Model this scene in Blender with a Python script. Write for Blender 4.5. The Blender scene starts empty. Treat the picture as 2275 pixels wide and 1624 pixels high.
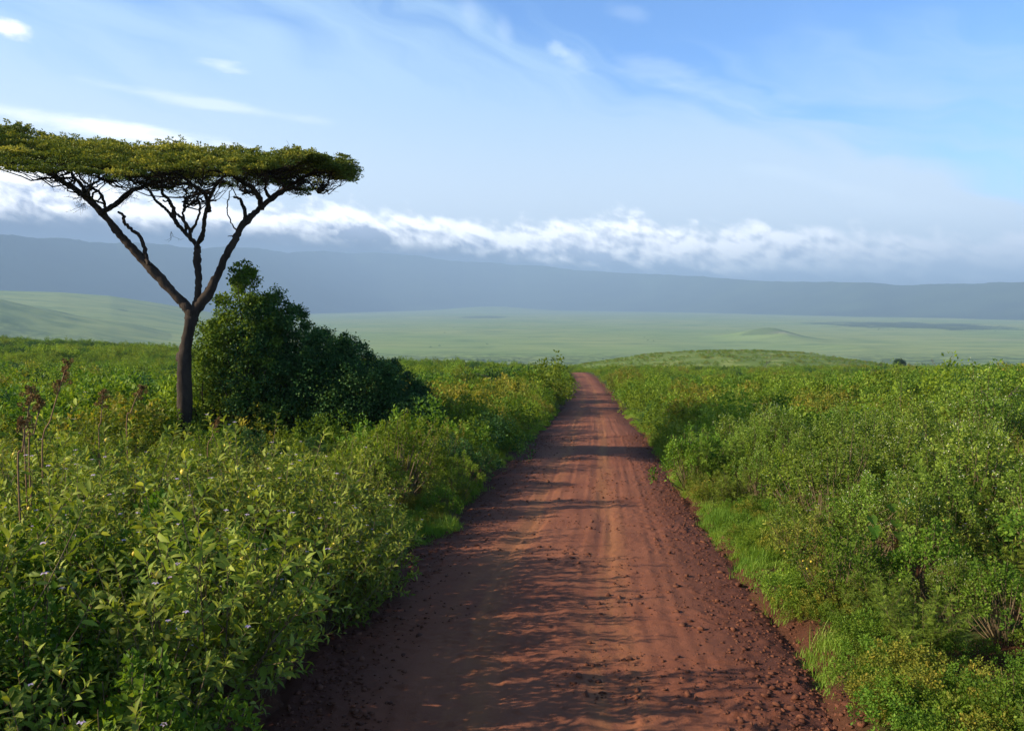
import bpy, math, random
import numpy as np
from math import radians, sin, cos, tan, atan, pi

# ------------------------------------------------------------------ camera
scene = bpy.context.scene
CZ = 2.8                      # eye height above the road (open roof of a vehicle)
PITCH = radians(4.62)
F = 804.0                     # focal length in pixels of a 1024 wide frame
cam_d = bpy.data.cameras.new('camera')
cam_d.sensor_width = 36.0
cam_d.lens = 36.0 * F / 1024.0
cam_d.clip_start = 0.1
cam_d.clip_end = 60000.0
cam = bpy.data.objects.new('camera', cam_d)
scene.collection.objects.link(cam)
cam.location = (0, 0, CZ)
cam.rotation_euler = (radians(90) - PITCH, 0, 0)
scene.camera = cam

# ------------------------------------------------------------------ render settings
scene.view_settings.view_transform = 'Standard'
scene.view_settings.look = 'None'
scene.view_settings.gamma = 1.0
scene.view_settings.exposure = 0.9
cy = scene.cycles
cy.max_bounces = 6
cy.diffuse_bounces = 3
cy.glossy_bounces = 2
cy.transmission_bounces = 4
cy.transparent_max_bounces = 8
cy.volume_bounces = 0
cy.use_denoising = True
cy.caustics_reflective = False
cy.caustics_refractive = False

# ------------------------------------------------------------------ sun and sky
SUN_EL = radians(24)
SUN_AZ = radians(-100)         # measured from +Y towards +X : low sun on the left
sd = bpy.data.lights.new('sun', 'SUN')
sd.energy = 5.0
sd.angle = radians(0.5)
sd.color = (1.0, 0.86, 0.64)
sun = bpy.data.objects.new('sun', sd)
scene.collection.objects.link(sun)
to_sun = (sin(SUN_AZ) * cos(SUN_EL), cos(SUN_AZ) * cos(SUN_EL), sin(SUN_EL))
from mathutils import Vector
sun.rotation_euler = Vector(to_sun).to_track_quat('Z', 'Y').to_euler()


class Nodes:
    """small helper that writes node maths as function calls"""
    def __init__(self, nt):
        self.nt = nt
        nt.nodes.clear()

    def new(self, kind, **kw):
        n = self.nt.nodes.new(kind)
        for k, v in kw.items():
            setattr(n, k, v)
        return n

    def put(self, sock, v):
        if isinstance(v, bpy.types.NodeSocket):
            self.nt.links.new(v, sock)
        elif v is not None:
            if sock.type == 'RGBA' and len(v) == 3:
                v = (*v, 1.0)
            sock.default_value = v

    def m(self, op, a, b=None, c=None, clamp=False):
        n = self.new('ShaderNodeMath', operation=op, use_clamp=clamp)
        for i, v in enumerate((a, b, c)):
            if v is not None:
                self.put(n.inputs[i], v)
        return n.outputs[0]

    def add(self, a, b): return self.m('ADD', a, b)
    def sub(self, a, b): return self.m('SUBTRACT', a, b)
    def mul(self, a, b): return self.m('MULTIPLY', a, b)

    def smooth(self, v, lo, hi, o0=0.0, o1=1.0):
        n = self.new('ShaderNodeMapRange', interpolation_type='SMOOTHSTEP')
        for i, x in enumerate((v, lo, hi, o0, o1)):
            self.put(n.inputs[i], x)
        return n.outputs[0]

    def lin(self, v, lo, hi, o0=0.0, o1=1.0):
        n = self.new('ShaderNodeMapRange', interpolation_type='LINEAR')
        for i, x in enumerate((v, lo, hi, o0, o1)):
            self.put(n.inputs[i], x)
        return n.outputs[0]

    def mix(self, f, a, b, mode='MIX'):
        n = self.new('ShaderNodeMix', data_type='RGBA', blend_type=mode)
        self.put(n.inputs[0], f)
        self.put(n.inputs[6], a)
        self.put(n.inputs[7], b)
        return n.outputs[2]

    def xyz(self, x, y, z=0.0):
        n = self.new('ShaderNodeCombineXYZ')
        for i, v in enumerate((x, y, z)):
            self.put(n.inputs[i], v)
        return n.outputs[0]

    def noise(self, vec, scale=1.0, detail=4.0, rough=0.5, dist=0.0, out=0):
        n = self.new('ShaderNodeTexNoise')
        if vec is not None:
            self.put(n.inputs['Vector'], vec)
        n.inputs['Scale'].default_value = scale
        n.inputs['Detail'].default_value = detail
        n.inputs['Roughness'].default_value = rough
        n.inputs['Distortion'].default_value = dist
        return n.outputs[out]

    def curve(self, v, pts):
        """v already in 0..1; pts list of (x, y) in 0..1"""
        n = self.new('ShaderNodeFloatCurve')
        c = n.mapping.curves[0]
        c.points[0].location = pts[0]
        c.points[1].location = pts[-1]
        for p in pts[1:-1]:
            c.points.new(*p)
        n.mapping.update()
        self.put(n.inputs[1], v)
        return n.outputs[0]


def azel(px, py):
    """azimuth and tangent of elevation of the direction that a frame pixel looks in"""
    a = (px - 512.0) / F
    b = (365.0 - py) / F
    x, y, z = a, cos(PITCH) + b * sin(PITCH), -sin(PITCH) + b * cos(PITCH)
    return math.atan2(x, y), z / math.hypot(x, y)


def at(px, py, Y):
    """the point at depth Y that lies in that direction"""
    a = (px - 512.0) / F
    b = (365.0 - py) / F
    x, y, z = a, cos(PITCH) + b * sin(PITCH), -sin(PITCH) + b * cos(PITCH)
    return np.array([x / y * Y, Y, CZ + z / y * Y])


SKY_STRENGTH = 0.135
world = bpy.data.worlds.new('World')
scene.world = world
world.use_nodes = True
N = Nodes(world.node_tree)
tc = N.new('ShaderNodeTexCoord').outputs['Generated']
sep = N.new('ShaderNodeSeparateXYZ'); N.put(sep.inputs[0], tc)
dx, dy, dz = sep.outputs
hlen = N.m('SQRT', N.add(N.mul(dx, dx), N.mul(dy, dy)))
EL = N.m('DIVIDE', dz, N.m('MAXIMUM', hlen, 0.001))
AZ = N.m('ARCTAN2', dx, dy)
sky = N.new('ShaderNodeTexSky', sky_type='NISHITA')
sky.sun_disc = False
sky.sun_elevation = SUN_EL
sky.sun_rotation = SUN_AZ
sky.altitude = 1800.0
sky.air_density = 1.0
sky.dust_density = 0.6
sky.ozone_density = 2.0
col = N.mix(1.0, sky.outputs[0], (0.62, 0.88, 1.14), 'MULTIPLY')

# thin high veil, whiter towards the horizon and the sunny side, streaked diagonally
warp = N.noise(N.xyz(N.mul(AZ, 1.4), N.mul(EL, 3.0), 4.0), 2.0, 3.0, 0.55)
st = N.add(N.mul(AZ, 0.42), EL)                       # lines that sink to the right
streak = N.noise(N.xyz(N.mul(AZ, 1.1), N.add(N.mul(st, 7.0), N.mul(warp, 1.6)), 1.0), 1.5, 6.0, 0.58, 0.25)
veil_lo = N.smooth(EL, 0.42, 0.06)
side = N.lin(AZ, -0.6, 0.7, 0.18, -0.14)
veil = N.add(N.add(N.mul(veil_lo, 0.98), side), N.mul(N.sub(streak, 0.5), 2.9))
diag = N.smooth(N.add(st, N.mul(N.sub(warp, 0.5), 0.25)), 0.50, 0.16)
veil = N.add(N.sub(veil, 0.15), N.mul(diag, 0.50))
veil = N.smooth(veil, -0.05, 1.15, 0.0, 0.95)
vcol = N.mix(N.smooth(EL, 0.27, 0.05), (2.2, 3.3, 4.5), (4.2, 4.7, 5.2))
col = N.mix(veil, col, vcol)
# brightening of the low left sky near the sun
glow = N.mul(N.smooth(AZ, 0.15, -0.75), N.smooth(EL, 0.42, 0.02))
col = N.mix(N.mul(glow, 0.55), col, (5.0, 5.6, 6.2))

# small detached puffs and bars of cloud
def puff(col, px, py, rx, ry, amount, tint, scale=60.0, tilt=0.0, seed=0.0):
    a0, e0 = azel(px, py)
    u = N.m('DIVIDE', N.sub(AZ, a0), rx / F)
    v = N.m('DIVIDE', N.add(N.sub(EL, e0), N.mul(N.sub(AZ, a0), tilt)), ry / F)
    n1 = N.noise(N.xyz(N.mul(AZ, scale), N.mul(EL, scale * min(4, rx / ry)), seed), 0.5, 5.0, 0.6)
    r = N.m('SQRT', N.add(N.mul(u, u), N.mul(v, v)))
    r = N.add(r, N.mul(N.sub(n1, 0.5), 1.8))
    return N.mix(N.smooth(r, 1.05, 0.15, 0.0, amount), col, tint)

W = (6.0, 6.2, 6.6)
for q in [(470, 14, 16, 22, .20, 1.1), (505, 30, 12, 20, .16, 2.7), (628, 12, 26, 12, .14, 3.9), (655, 70, 60, 16, .2, 6.1), (735, 96, 75, 16, .18, 8.8), (900, 205, 70, 14, .35, 9.9), (812, 180, 80, 9, .25, 12.0)]:
    col = puff(col, q[0], q[1], q[2], q[3], q[4], (4.2, 4.9, 5.6), 28, 0.25, q[5])
col = puff(col, 8, 28, 19, 10, 0.95, (6.8, 6.6, 6.5), 60, 0.15, 1.3)
col = puff(col, 222, 66, 26, 7, 0.4, W, 50, 0.1, 2.1)
col = puff(col, 559, 50, 15, 9, 0.40, (4.0, 4.8, 5.6), 95, 0.3, 13.3)
col = puff(col, 574, 62, 20, 12, 0.32, (4.0, 4.8, 5.6), 60, 0.3, 4.3)
col = puff(col, 120, 132, 110, 12, 0.85, (7.2, 7.3, 7.6), 22, 0.05, 5.3)
col = puff(col, 30, 116, 90, 9, 0.5, W, 20, 0.1, 5.9)
col = puff(col, 210, 104, 110, 7, 0.35, W, 20, 0.1, 6.3)

# the bank of cloud that spills over the far rim
def curve_px(pts, lo, hi):
    """function of azimuth whose value is the elevation of a line given in pixels"""
    ae = [azel(*p) for p in pts]
    a_lo, a_hi = ae[0][0], ae[-1][0]
    f = N.lin(AZ, a_lo, a_hi)
    c = N.curve(f, [((a - a_lo) / (a_hi - a_lo), min(1, max(0, (e - lo) / (hi - lo)))) for a, e in ae])
    return N.add(N.mul(c, hi - lo), lo)

top_pts = [(-150, 152), (0, 158), (40, 165), (90, 178), (150, 190), (210, 199), (262, 201), (325, 200), (372, 204), (420, 211), (470, 217),
           (520, 223), (575, 220), (625, 216), (655, 222), (700, 222), (740, 225), (800, 229), (860, 231), (930, 234), (1024, 232), (1180, 232)]
TOP = curve_px(top_pts, -0.02, 0.2)
big = N.noise(N.xyz(N.mul(AZ, 11.0), N.mul(N.add(EL, N.mul(AZ, 0.3)), 20.0), 2.0), 1.0, 2.0, 0.5)
fine = N.noise(N.xyz(N.mul(AZ, 34.0), N.mul(N.add(EL, N.mul(AZ, 0.25)), 52.0), 7.0), 1.0, 5.0, 0.55, 0.15)
depth = N.sub(N.add(TOP, N.add(N.mul(N.sub(big, 0.5), 0.055), N.mul(N.sub(fine, 0.5), 0.055))), EL)
bank = N.smooth(depth, -0.006, 0.018)
# sunlit billows at the top, blue grey body below; billow value is offset towards the sun
big2 = N.noise(N.xyz(N.mul(N.sub(AZ, 0.012), 11.0), N.mul(N.add(N.add(EL, 0.010), N.mul(AZ, 0.3)), 20.0), 2.0), 1.0, 2.0, 0.5)
fine2 = N.noise(N.xyz(N.mul(N.sub(AZ, 0.005), 34.0), N.mul(N.add(N.add(EL, 0.005), N.mul(AZ, 0.25)), 52.0), 7.0), 1.0, 5.0, 0.55, 0.15)
relief = N.add(N.mul(N.sub(big, big2), 4.0), N.mul(N.sub(fine, fine2), 3.4))
fade = N.curve(N.lin(AZ, -0.7, 0.7), [(0.0, 0.80), (0.2, 0.58), (0.42, 0.45), (0.6, 0.62), (0.7, 0.72), (0.85, 0.62), (1.0, 0.6)])
lit = N.add(N.smooth(depth, N.mul(fade, 0.13), 0.0), relief)
crest_pts = [(-400, 226), (-100, 230), (0, 234), (130, 243), (262, 250), (400, 254), (505, 264), (620, 272), (725, 278), (1024, 283), (1400, 283)]
CREST = curve_px(crest_pts, -0.02, 0.2)
over = N.m('DIVIDE', N.sub(N.sub(EL, CREST), N.mul(N.sub(fine, .5), .02)), N.lin(AZ, -0.35, 0.15, 0.034, 0.012))
lit = N.m('ADD', lit, 0.0, clamp=True)
lit = N.mul(lit, N.smooth(over, N.lin(AZ, -0.35, 0.15, 0.20, -0.20), N.lin(AZ, -0.35, 0.15, 1.1, 0.8)))
lightness = N.lin(AZ, 0.25, 0.62, 1.0, 0.62)
lit = N.mul(lit, lightness)
ccol = N.mix(lit, N.mix(N.smooth(over, N.lin(AZ, -0.35, 0.15, 0.10, -0.10), 1.5), (0.36, 0.50, 0.92), (2.7, 3.05, 4.0)), (9.6, 9.4, 9.2))
body = N.lin(AZ, 0.2, 0.5, 0.0, 0.62)
ccol = N.mix(N.mul(N.mul(body, .8), N.smooth(over, 0.0, 0.9)), ccol, (4.2, 4.6, 5.4))
bank = N.mul(bank, N.lin(AZ, 0.3, 0.6, 0.98, 0.88))
col = N.mix(bank, col, ccol)
# sky above the frame is darkened to cut the fill light on the scene
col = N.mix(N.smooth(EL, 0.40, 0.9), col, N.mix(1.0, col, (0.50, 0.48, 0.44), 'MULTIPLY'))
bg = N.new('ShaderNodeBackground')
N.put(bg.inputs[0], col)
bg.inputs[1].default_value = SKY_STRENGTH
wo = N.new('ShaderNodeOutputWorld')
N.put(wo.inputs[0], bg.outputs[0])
world.cycles.sampling_method = 'MANUAL'
world.cycles.sample_map_resolution = 1024

# ------------------------------------------------------------------ helpers for objects
rng = np.random.default_rng(11)


def link(o, parent=None):
    scene.collection.objects.link(o)
    if parent is not None:
        o.parent = parent
    return o


def tag(o, label=None, cat=None, group=None, kind=None):
    if label: o['label'] = label
    if cat: o['category'] = cat
    if group: o['group'] = group
    if kind: o['kind'] = kind
    return o


def empty(name, loc=(0, 0, 0), rz=0.0):
    o = bpy.data.objects.new(name, None)
    o.location = loc
    o.rotation_euler = (0, 0, rz)
    o.empty_display_size = 0.3
    return link(o)


def new_mesh(name, V, faces, mats, smooth=False, attrs=None, midx=None):
    """faces: list of int arrays (n,3) / (n,4)"""
    me = bpy.data.meshes.new(name)
    V = np.asarray(V, np.float32)
    me.vertices.add(len(V))
    me.vertices.foreach_set('co', V.ravel())
    tot = [np.full(len(f), f.shape[1], np.int32) for f in faces]
    tot = np.concatenate(tot)
    idx = np.concatenate([np.asarray(f, np.int32).ravel() for f in faces])
    me.loops.add(len(idx))
    me.loops.foreach_set('vertex_index', idx)
    me.polygons.add(len(tot))
    start = np.concatenate([[0], np.cumsum(tot)[:-1]]).astype(np.int32)
    me.polygons.foreach_set('loop_start', start)
    if smooth:
        me.polygons.foreach_set('use_smooth', np.ones(len(tot), bool))
    if midx is not None:
        me.polygons.foreach_set('material_index', np.asarray(midx, np.int32))
    for k, v in (attrs or {}).items():
        a = me.attributes.new(k, 'FLOAT', 'POINT')
        a.data.foreach_set('value', np.asarray(v, np.float32))
    me.update()
    me.validate()
    for m in (mats if isinstance(mats, (list, tuple)) else [mats]):
        me.materials.append(m)
    return me


def obj(name, me, parent=None, loc=None):
    o = bpy.data.objects.new(name, me)
    if loc is not None: o.location = loc
    return link(o, parent)


class Tubes:
    """collects tapering tubes; builds one mesh"""
    def __init__(self):
        self.V, self.Fq, self.n = [], [], 0

    def tube(self, P, R, sides=6, rough=0.0, rg=None):
        P = np.asarray(P, float)
        R = np.asarray(R, float)
        k = len(P)
        T = np.gradient(P, axis=0)
        T /= np.linalg.norm(T, axis=1)[:, None] + 1e-9
        A = np.zeros_like(T)
        a = np.cross(T[0], np.array([.3, 1.0, .2])); A[0] = a / (np.linalg.norm(a) + 1e-9)
        for q in range(1, k):
            a = A[q - 1] - T[q] * np.dot(A[q - 1], T[q])
            A[q] = a / (np.linalg.norm(a) + 1e-9)
        B = np.cross(T, A)
        th = np.linspace(0, 2 * pi, sides, endpoint=False)
        rr = R[:, None] * np.ones((1, sides))
        if rough and rg is not None:
            rr = rr * (1 + rough * rg.normal(0, 1, rr.shape))
        V = P[:, None, :] + rr[:, :, None] * (np.cos(th)[None, :, None] * A[:, None, :] + np.sin(th)[None, :, None] * B[:, None, :])
        base = self.n
        self.V.append(V.reshape(-1, 3))
        i = np.arange(k - 1)[:, None] * sides
        j = np.arange(sides)[None, :]
        j2 = (j + 1) % sides
        q = np.stack([i + j, i + j2, i + sides + j2, i + sides + j], -1).reshape(-1, 4) + base
        self.Fq.append(q)
        self.n += k * sides

    def mesh(self, name, mat, smooth=True):
        return new_mesh(name, np.concatenate(self.V), [np.concatenate(self.Fq)], mat, smooth)


def spline(P, n):
    """Catmull-Rom through P, n points per span"""
    P = np.asarray(P, float)
    Q = np.vstack([2 * P[0] - P[1], P, 2 * P[-1] - P[-2]])
    out = []
    for i in range(1, len(Q) - 2):
        p0, p1, p2, p3 = Q[i - 1], Q[i], Q[i + 1], Q[i + 2]
        for t in np.linspace(0, 1, n, endpoint=False):
            out.append(0.5 * (2 * p1 + (p2 - p0) * t + (2 * p0 - 5 * p1 + 4 * p2 - p3) * t * t + (3 * p1 - p0 - 3 * p2 + p3) * t ** 3))
    out.append(Q[-2])
    return np.array(out)


# leaf templates: (along, across, lift), tri faces, quad faces
LEAF_SMALL = (np.array([(0, 0, 0), (.45, .5, .10), (1, 0, -.06), (.45, -.5, .10)]), [(0, 2, 1), (0, 3, 2)])
LEAF_LONG = (np.array([(0, 0, 0), (.22, .34, .07), (.24, 0, .02), (.22, -.34, .07),
                       (.62, .40, -.01), (.62, 0, -.07), (.62, -.40, -.01), (1, 0, -.30)]),
             [(0, 2, 1), (0, 3, 2), (1, 2, 5), (1, 5, 4), (2, 3, 6), (2, 6, 5), (4, 5, 7), (5, 6, 7)])
LEAF_ROUND = (np.array([(0, 0, 0), (.2, .42, .08), (.62, .5, .05), (1, 0, -.12), (.62, -.5, .05), (.2, -.42, .08), (.45, 0, -.02)]),
              [(0, 6, 1), (1, 6, 2), (2, 6, 3), (3, 6, 4), (4, 6, 5), (5, 6, 0)])


def leaf_mesh(name, tpl, P, D, Nn, L, Wd, rnd, mats, midx=None, rnd2=None):
    """P base points, D directions, Nn rough normals, L lengths, Wd widths"""
    T, Fc = tpl
    Fc = np.array(Fc)
    n, k = len(P), len(T)
    D = D / (np.linalg.norm(D, axis=1)[:, None] + 1e-9)
    S = np.cross(Nn, D); S /= np.linalg.norm(S, axis=1)[:, None] + 1e-9
    U = np.cross(D, S)
    V = (P[:, None, :] + (T[None, :, 0] * L[:, None])[:, :, None] * D[:, None, :]
         + (T[None, :, 1] * Wd[:, None])[:, :, None] * S[:, None, :]
         + (T[None, :, 2] * L[:, None])[:, :, None] * U[:, None, :])
    Fa = (Fc[None, :, :] + (np.arange(n) * k)[:, None, None]).reshape(-1, 3)
    attrs = {'rnd': np.repeat(rnd, k)}
    if midx is not None:
        midx = np.repeat(midx, len(Fc))
    return new_mesh(name, V.reshape(-1, 3), [Fa], mats, False, attrs, midx)


# ------------------------------------------------------------------ materials
def material(name):
    m = bpy.data.materials.new(name)
    m.use_nodes = True
    return m, Nodes(m.node_tree)


def leaf_material(name, c_dark, c_mid, c_pale, trans=0.35, rough=0.55, spec=0.12):
    m, N = material(name)
    a = N.new('ShaderNodeAttribute', attribute_name='rnd').outputs['Fac']
    oi = N.new('ShaderNodeObjectInfo').outputs['Random']
    v = N.add(N.mul(a, 0.8), N.mul(oi, 0.2))
    c = N.mix(N.smooth(v, 0.1, 0.5), c_dark, c_mid)
    c = N.mix(N.smooth(v, 0.5, 0.95), c, c_pale)
    # plants differ a little in hue from one another
    hs = N.new('ShaderNodeHueSaturation')
    N.put(hs.inputs['Hue'], N.lin(oi, 0, 1, 0.485, 0.515))
    N.put(hs.inputs['Saturation'], 1.0)
    N.put(hs.inputs['Value'], N.lin(N.m('FRACT', N.mul(oi, 7.31)), 0, 1, 0.8, 1.2))
    N.put(hs.inputs['Color'], c)
    c = hs.outputs[0]
    p = N.new('ShaderNodeBsdfPrincipled')
    N.put(p.inputs['Base Color'], c)
    p.inputs['Roughness'].default_value = rough
    p.inputs['Specular IOR Level'].default_value = spec
    t = N.new('ShaderNodeBsdfTranslucent')
    N.put(t.inputs[0], N.mix(1.0, c, (1.5, 1.35, 0.5), 'MULTIPLY'))
    mx = N.new('ShaderNodeMixShader')
    mx.inputs[0].default_value = trans
    N.put(mx.inputs[1], p.outputs[0]); N.put(mx.inputs[2], t.outputs[0])
    o = N.new('ShaderNodeOutputMaterial')
    N.put(o.inputs[0], mx.outputs[0])
    return m


def plain_material(name, c1, c2, scale=5.0, rough=0.8, bump=0.0, bscale=30.0, stretch=(1, 1, 1)):
    m, N = material(name)
    tcn = N.new('ShaderNodeTexCoord').outputs['Object']
    mp = N.new('ShaderNodeMapping'); N.put(mp.inputs[0], tcn); mp.inputs['Scale'].default_value = stretch
    n1 = N.noise(mp.outputs[0], scale, 5.0, 0.6)
    c = N.mix(N.smooth(n1, 0.3, 0.7), c1, c2)
    p = N.new('ShaderNodeBsdfPrincipled')
    N.put(p.inputs['Base Color'], c)
    p.inputs['Roughness'].default_value = rough
    p.inputs['Specular IOR Level'].default_value = 0.2
    if bump:
        b = N.new('ShaderNodeBump')
        b.inputs['Strength'].default_value = bump
        b.inputs['Distance'].default_value = 0.02
        N.put(b.inputs['Height'], N.noise(mp.outputs[0], bscale, 6.0, 0.65))
        N.put(p.inputs['Normal'], b.outputs[0])
    o = N.new('ShaderNodeOutputMaterial')
    N.put(o.inputs[0], p.outputs[0])
    return m


M_LONG = leaf_material('leaf_greygreen', (.056, .105, .014), (.185, .245, .030), (.450, .470, .095), 0.30, 0.6, 0.15)
M_BRIGHT = leaf_material('leaf_bright', (.050, .110, .012), (.110, .200, .020), (.240, .350, .045), 0.35)
M_FERN = leaf_material('leaf_feathery', (.075, .125, .018), (.150, .220, .028), (.260, .350, .050), 0.38)
M_BUD = leaf_material('leaf_olive', (.070, .125, .017), (.160, .240, .030), (.310, .385, .070), 0.33)
M_YELLOW = leaf_material('leaf_yellowing', (.095, .130, .020), (.200, .220, .032), (.400, .300, .050), 0.35)
M_DARKLEAF = leaf_material('leaf_dark', (.020, .056, .018), (.040, .100, .026), (.105, .185, .045), 0.25)
M_MIDLEAF = leaf_material('leaf_mid', (.080, .145, .014), (.180, .260, .025), (.330, .410, .060), 0.38)
M_TREELEAF = leaf_material('leaf_tree', (.055, .105, .014), (.120, .190, .024), (.280, .370, .050), 0.3)
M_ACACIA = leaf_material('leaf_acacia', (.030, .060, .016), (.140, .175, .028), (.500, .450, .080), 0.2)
M_GRASS = leaf_material('grass_blades', (.090, .170, .020), (.180, .290, .035), (.340, .400, .085), 0.38)
M_HEART = leaf_material('leaf_heart', (.060, .120, .016), (.110, .210, .028), (.180, .290, .045), 0.25, 0.75, 0.05)
M_BARK = plain_material('acacia_bark', (.026, .019, .015), (.060, .043, .032), 3.0, 0.9, 0.9, 14.0, (1, 1, .35))
M_TWIG = plain_material('shrub_twig', (.11, .075, .040), (.20, .15, .085), 8.0)
M_TWIG_RED = plain_material('reddish_twig', (.16, .085, .045), (.27, .17, .09), 8.0)
M_DEAD = plain_material('dead_wood', (.07, .055, .045), (.14, .11, .09), 6.0)
M_RUST = plain_material('dry_flower_heads', (.17, .090, .026), (.30, .18, .06), 20.0)
M_FRUIT = plain_material('ripe_fruit', (.62, .47, .05), (.75, .60, .10), 20.0, 0.35)
M_PETAL = plain_material('pale_purple_petal', (.45, .33, .50), (.60, .48, .62), 20.0)
M_WHITEBUD = plain_material('white_bud', (.50, .53, .33), (.66, .68, .50), 20.0)


# ------------------------------------------------------------------ terrain
def sstep(x, a, b):
    t = np.clip((x - a) / (b - a), 0, 1)
    return t * t * (3 - 2 * t)


def vnoise(x, y, seed=0):
    """smooth value noise, vectorised"""
    xi, yi = np.floor(x).astype(np.int64), np.floor(y).astype(np.int64)
    fx, fy = x - xi, y - yi
    fx = fx * fx * (3 - 2 * fx); fy = fy * fy * (3 - 2 * fy)

    def h(i, j):
        n = (i * 374761393 + j * 668265263 + seed * 1274126177) & 0xffffffff
        n = ((n ^ (n >> 13)) * 1274126177) & 0xffffffff
        return ((n ^ (n >> 16)) & 0xffff) / 65535.0
    return (h(xi, yi) * (1 - fx) + h(xi + 1, yi) * fx) * (1 - fy) + (h(xi, yi + 1) * (1 - fx) + h(xi + 1, yi + 1) * fx) * fy - 0.5


def fbm(x, y, seed=0, octv=4, gain=0.5):
    s, a = 0, 1.0
    for o in range(octv):
        s = s + a * vnoise(x * 2 ** o, y * 2 ** o, seed + o)
        a *= gain
    return s


# centre line and half width of the dirt road (Y, left edge X, right edge X)
ROAD = np.array([(-14, -2.5, 2.2), (0, -2.2, 2.35), (4, -1.9, 2.3), (6.5, -1.85, 2.52), (8.9, -1.9, 2.78), (11, -1.75, 3.05), (12.8, -1.4, 3.25),
                 (14.9, -0.95, 3.4), (18, -0.75, 3.8), (24.4, -0.1, 4.55), (30.4, .7, 5.15), (36, 1.35, 5.7), (43.6, 2.2, 6.4),
                 (60, 3.8, 8.1), (77, 5.4, 9.9), (107, 8.1, 12.5), (143, 10.6, 15.0), (170, 12.4, 16.6), (190, 13.6, 17.6), (205, 13.2, 17.2), (230, 9.0, 13.2), (300, -6, -2)])


def road_edges(Y):
    return np.interp(Y, ROAD[:, 0], ROAD[:, 1]), np.interp(Y, ROAD[:, 0], ROAD[:, 2])


U_KEYS = [-2.5, -1.0, -.637, -.52, -.45, -.30, -.14, .0, .08, .2, .45, .637, 1.0, 2.5]
S_KEYS = [.030, .036, .0425, .047, .0525, .0620, .0700, .0740, .0753, .0765, .0755, .0742, .070, .070]
FLOOR = -160.0 + CZ


def slope(X, Y):
    Yc = np.maximum(Y, 8.0)
    u = np.clip(X / Yc, -2.5, 2.5)
    Sf = np.interp(u, U_KEYS, S_KEYS)
    w = sstep(Y, 14, 185)
    return .0945 * (1 - w) + Sf * w


def near_z(X, Y):
    """height of the slope the road runs down, without road bed"""
    z = -slope(X, Y) * Y
    Dc = 196 + 8 * vnoise(X / 60, Y * 0, 5)
    z = z - np.where(Y > Dc, .0007 * (np.maximum(Y - Dc, 0)) ** 2, 0)
    ds = np.minimum(Y, 500)
    z = z + fbm(X / 9, Y / 9, 3, 3) * 0.25 * sstep(Y, 6, 30)
    dxk, dyk = X - 118.0, Y - 385.0
    kn = -25.4 + CZ - np.where(dxk < 0, .00104, .00158) * dxk ** 2 - .0009 * dyk ** 2 + fbm(X / 25, Y / 25, 9, 3) * 1.0
    m = np.maximum(z, kn)
    d = np.abs(z - kn)
    z = m + np.maximum(4 - d, 0) ** 2 / 16 * (Y > 205)
    return np.maximum(z, FLOOR - 30)


def bank_profile(X, Y):
    """signed distance outside the road edge and the height the verge adds"""
    l, r = road_edges(Y)
    wob = fbm(X * 0 + Y / 1.1, Y * 0 + (X > (l + r) / 2) * 9.0, 21, 4, 0.6) * 0.42 * sstep(Y, -5, 4)
    d = np.maximum(l - X, X - r) + wob
    right = X > (l + r) / 2
    hgt = np.where(right, .11, .10)
    gully = np.where(right, .085, .05) * np.exp(-((d - .12) / .16) ** 2) * (0.4 + 1.2 * np.clip(fbm(Y / 1.7, Y * 0 + 3, 31, 2) + .5, 0, 1))
    return d, hgt * sstep(d, 0.1, 0.42) - gully * (Y < 60)


def ground_z(X, Y):
    z = near_z(X, Y)
    d, h = bank_profile(X, Y)
    z = z + h
    z = z + np.where(d > 0.3, fbm(X * 1.6, Y * 1.6, 41, 3) * 0.10, 0) * (Y < 80) + (fbm(X * 7, Y * 7, 43, 3) * .05 + np.maximum(vnoise(X * 17, Y * 17, 47) - .2, 0) * .12) * sstep(d, .02, .2) * (Y < 40)
    return np.where(d < 0.0, z - 0.35 * sstep(-d, 0.0, 0.35), z)


def gz(x, y):
    return float(ground_z(np.array([float(x)]), np.array([float(y)]))[0])


def grid_faces(nr, nc):
    i = np.arange(nr - 1)[:, None] * nc
    j = np.arange(nc - 1)[None, :]
    return np.stack([i + j, i + j + 1, i + nc + j + 1, i + nc + j], -1).reshape(-1, 4)


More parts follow.
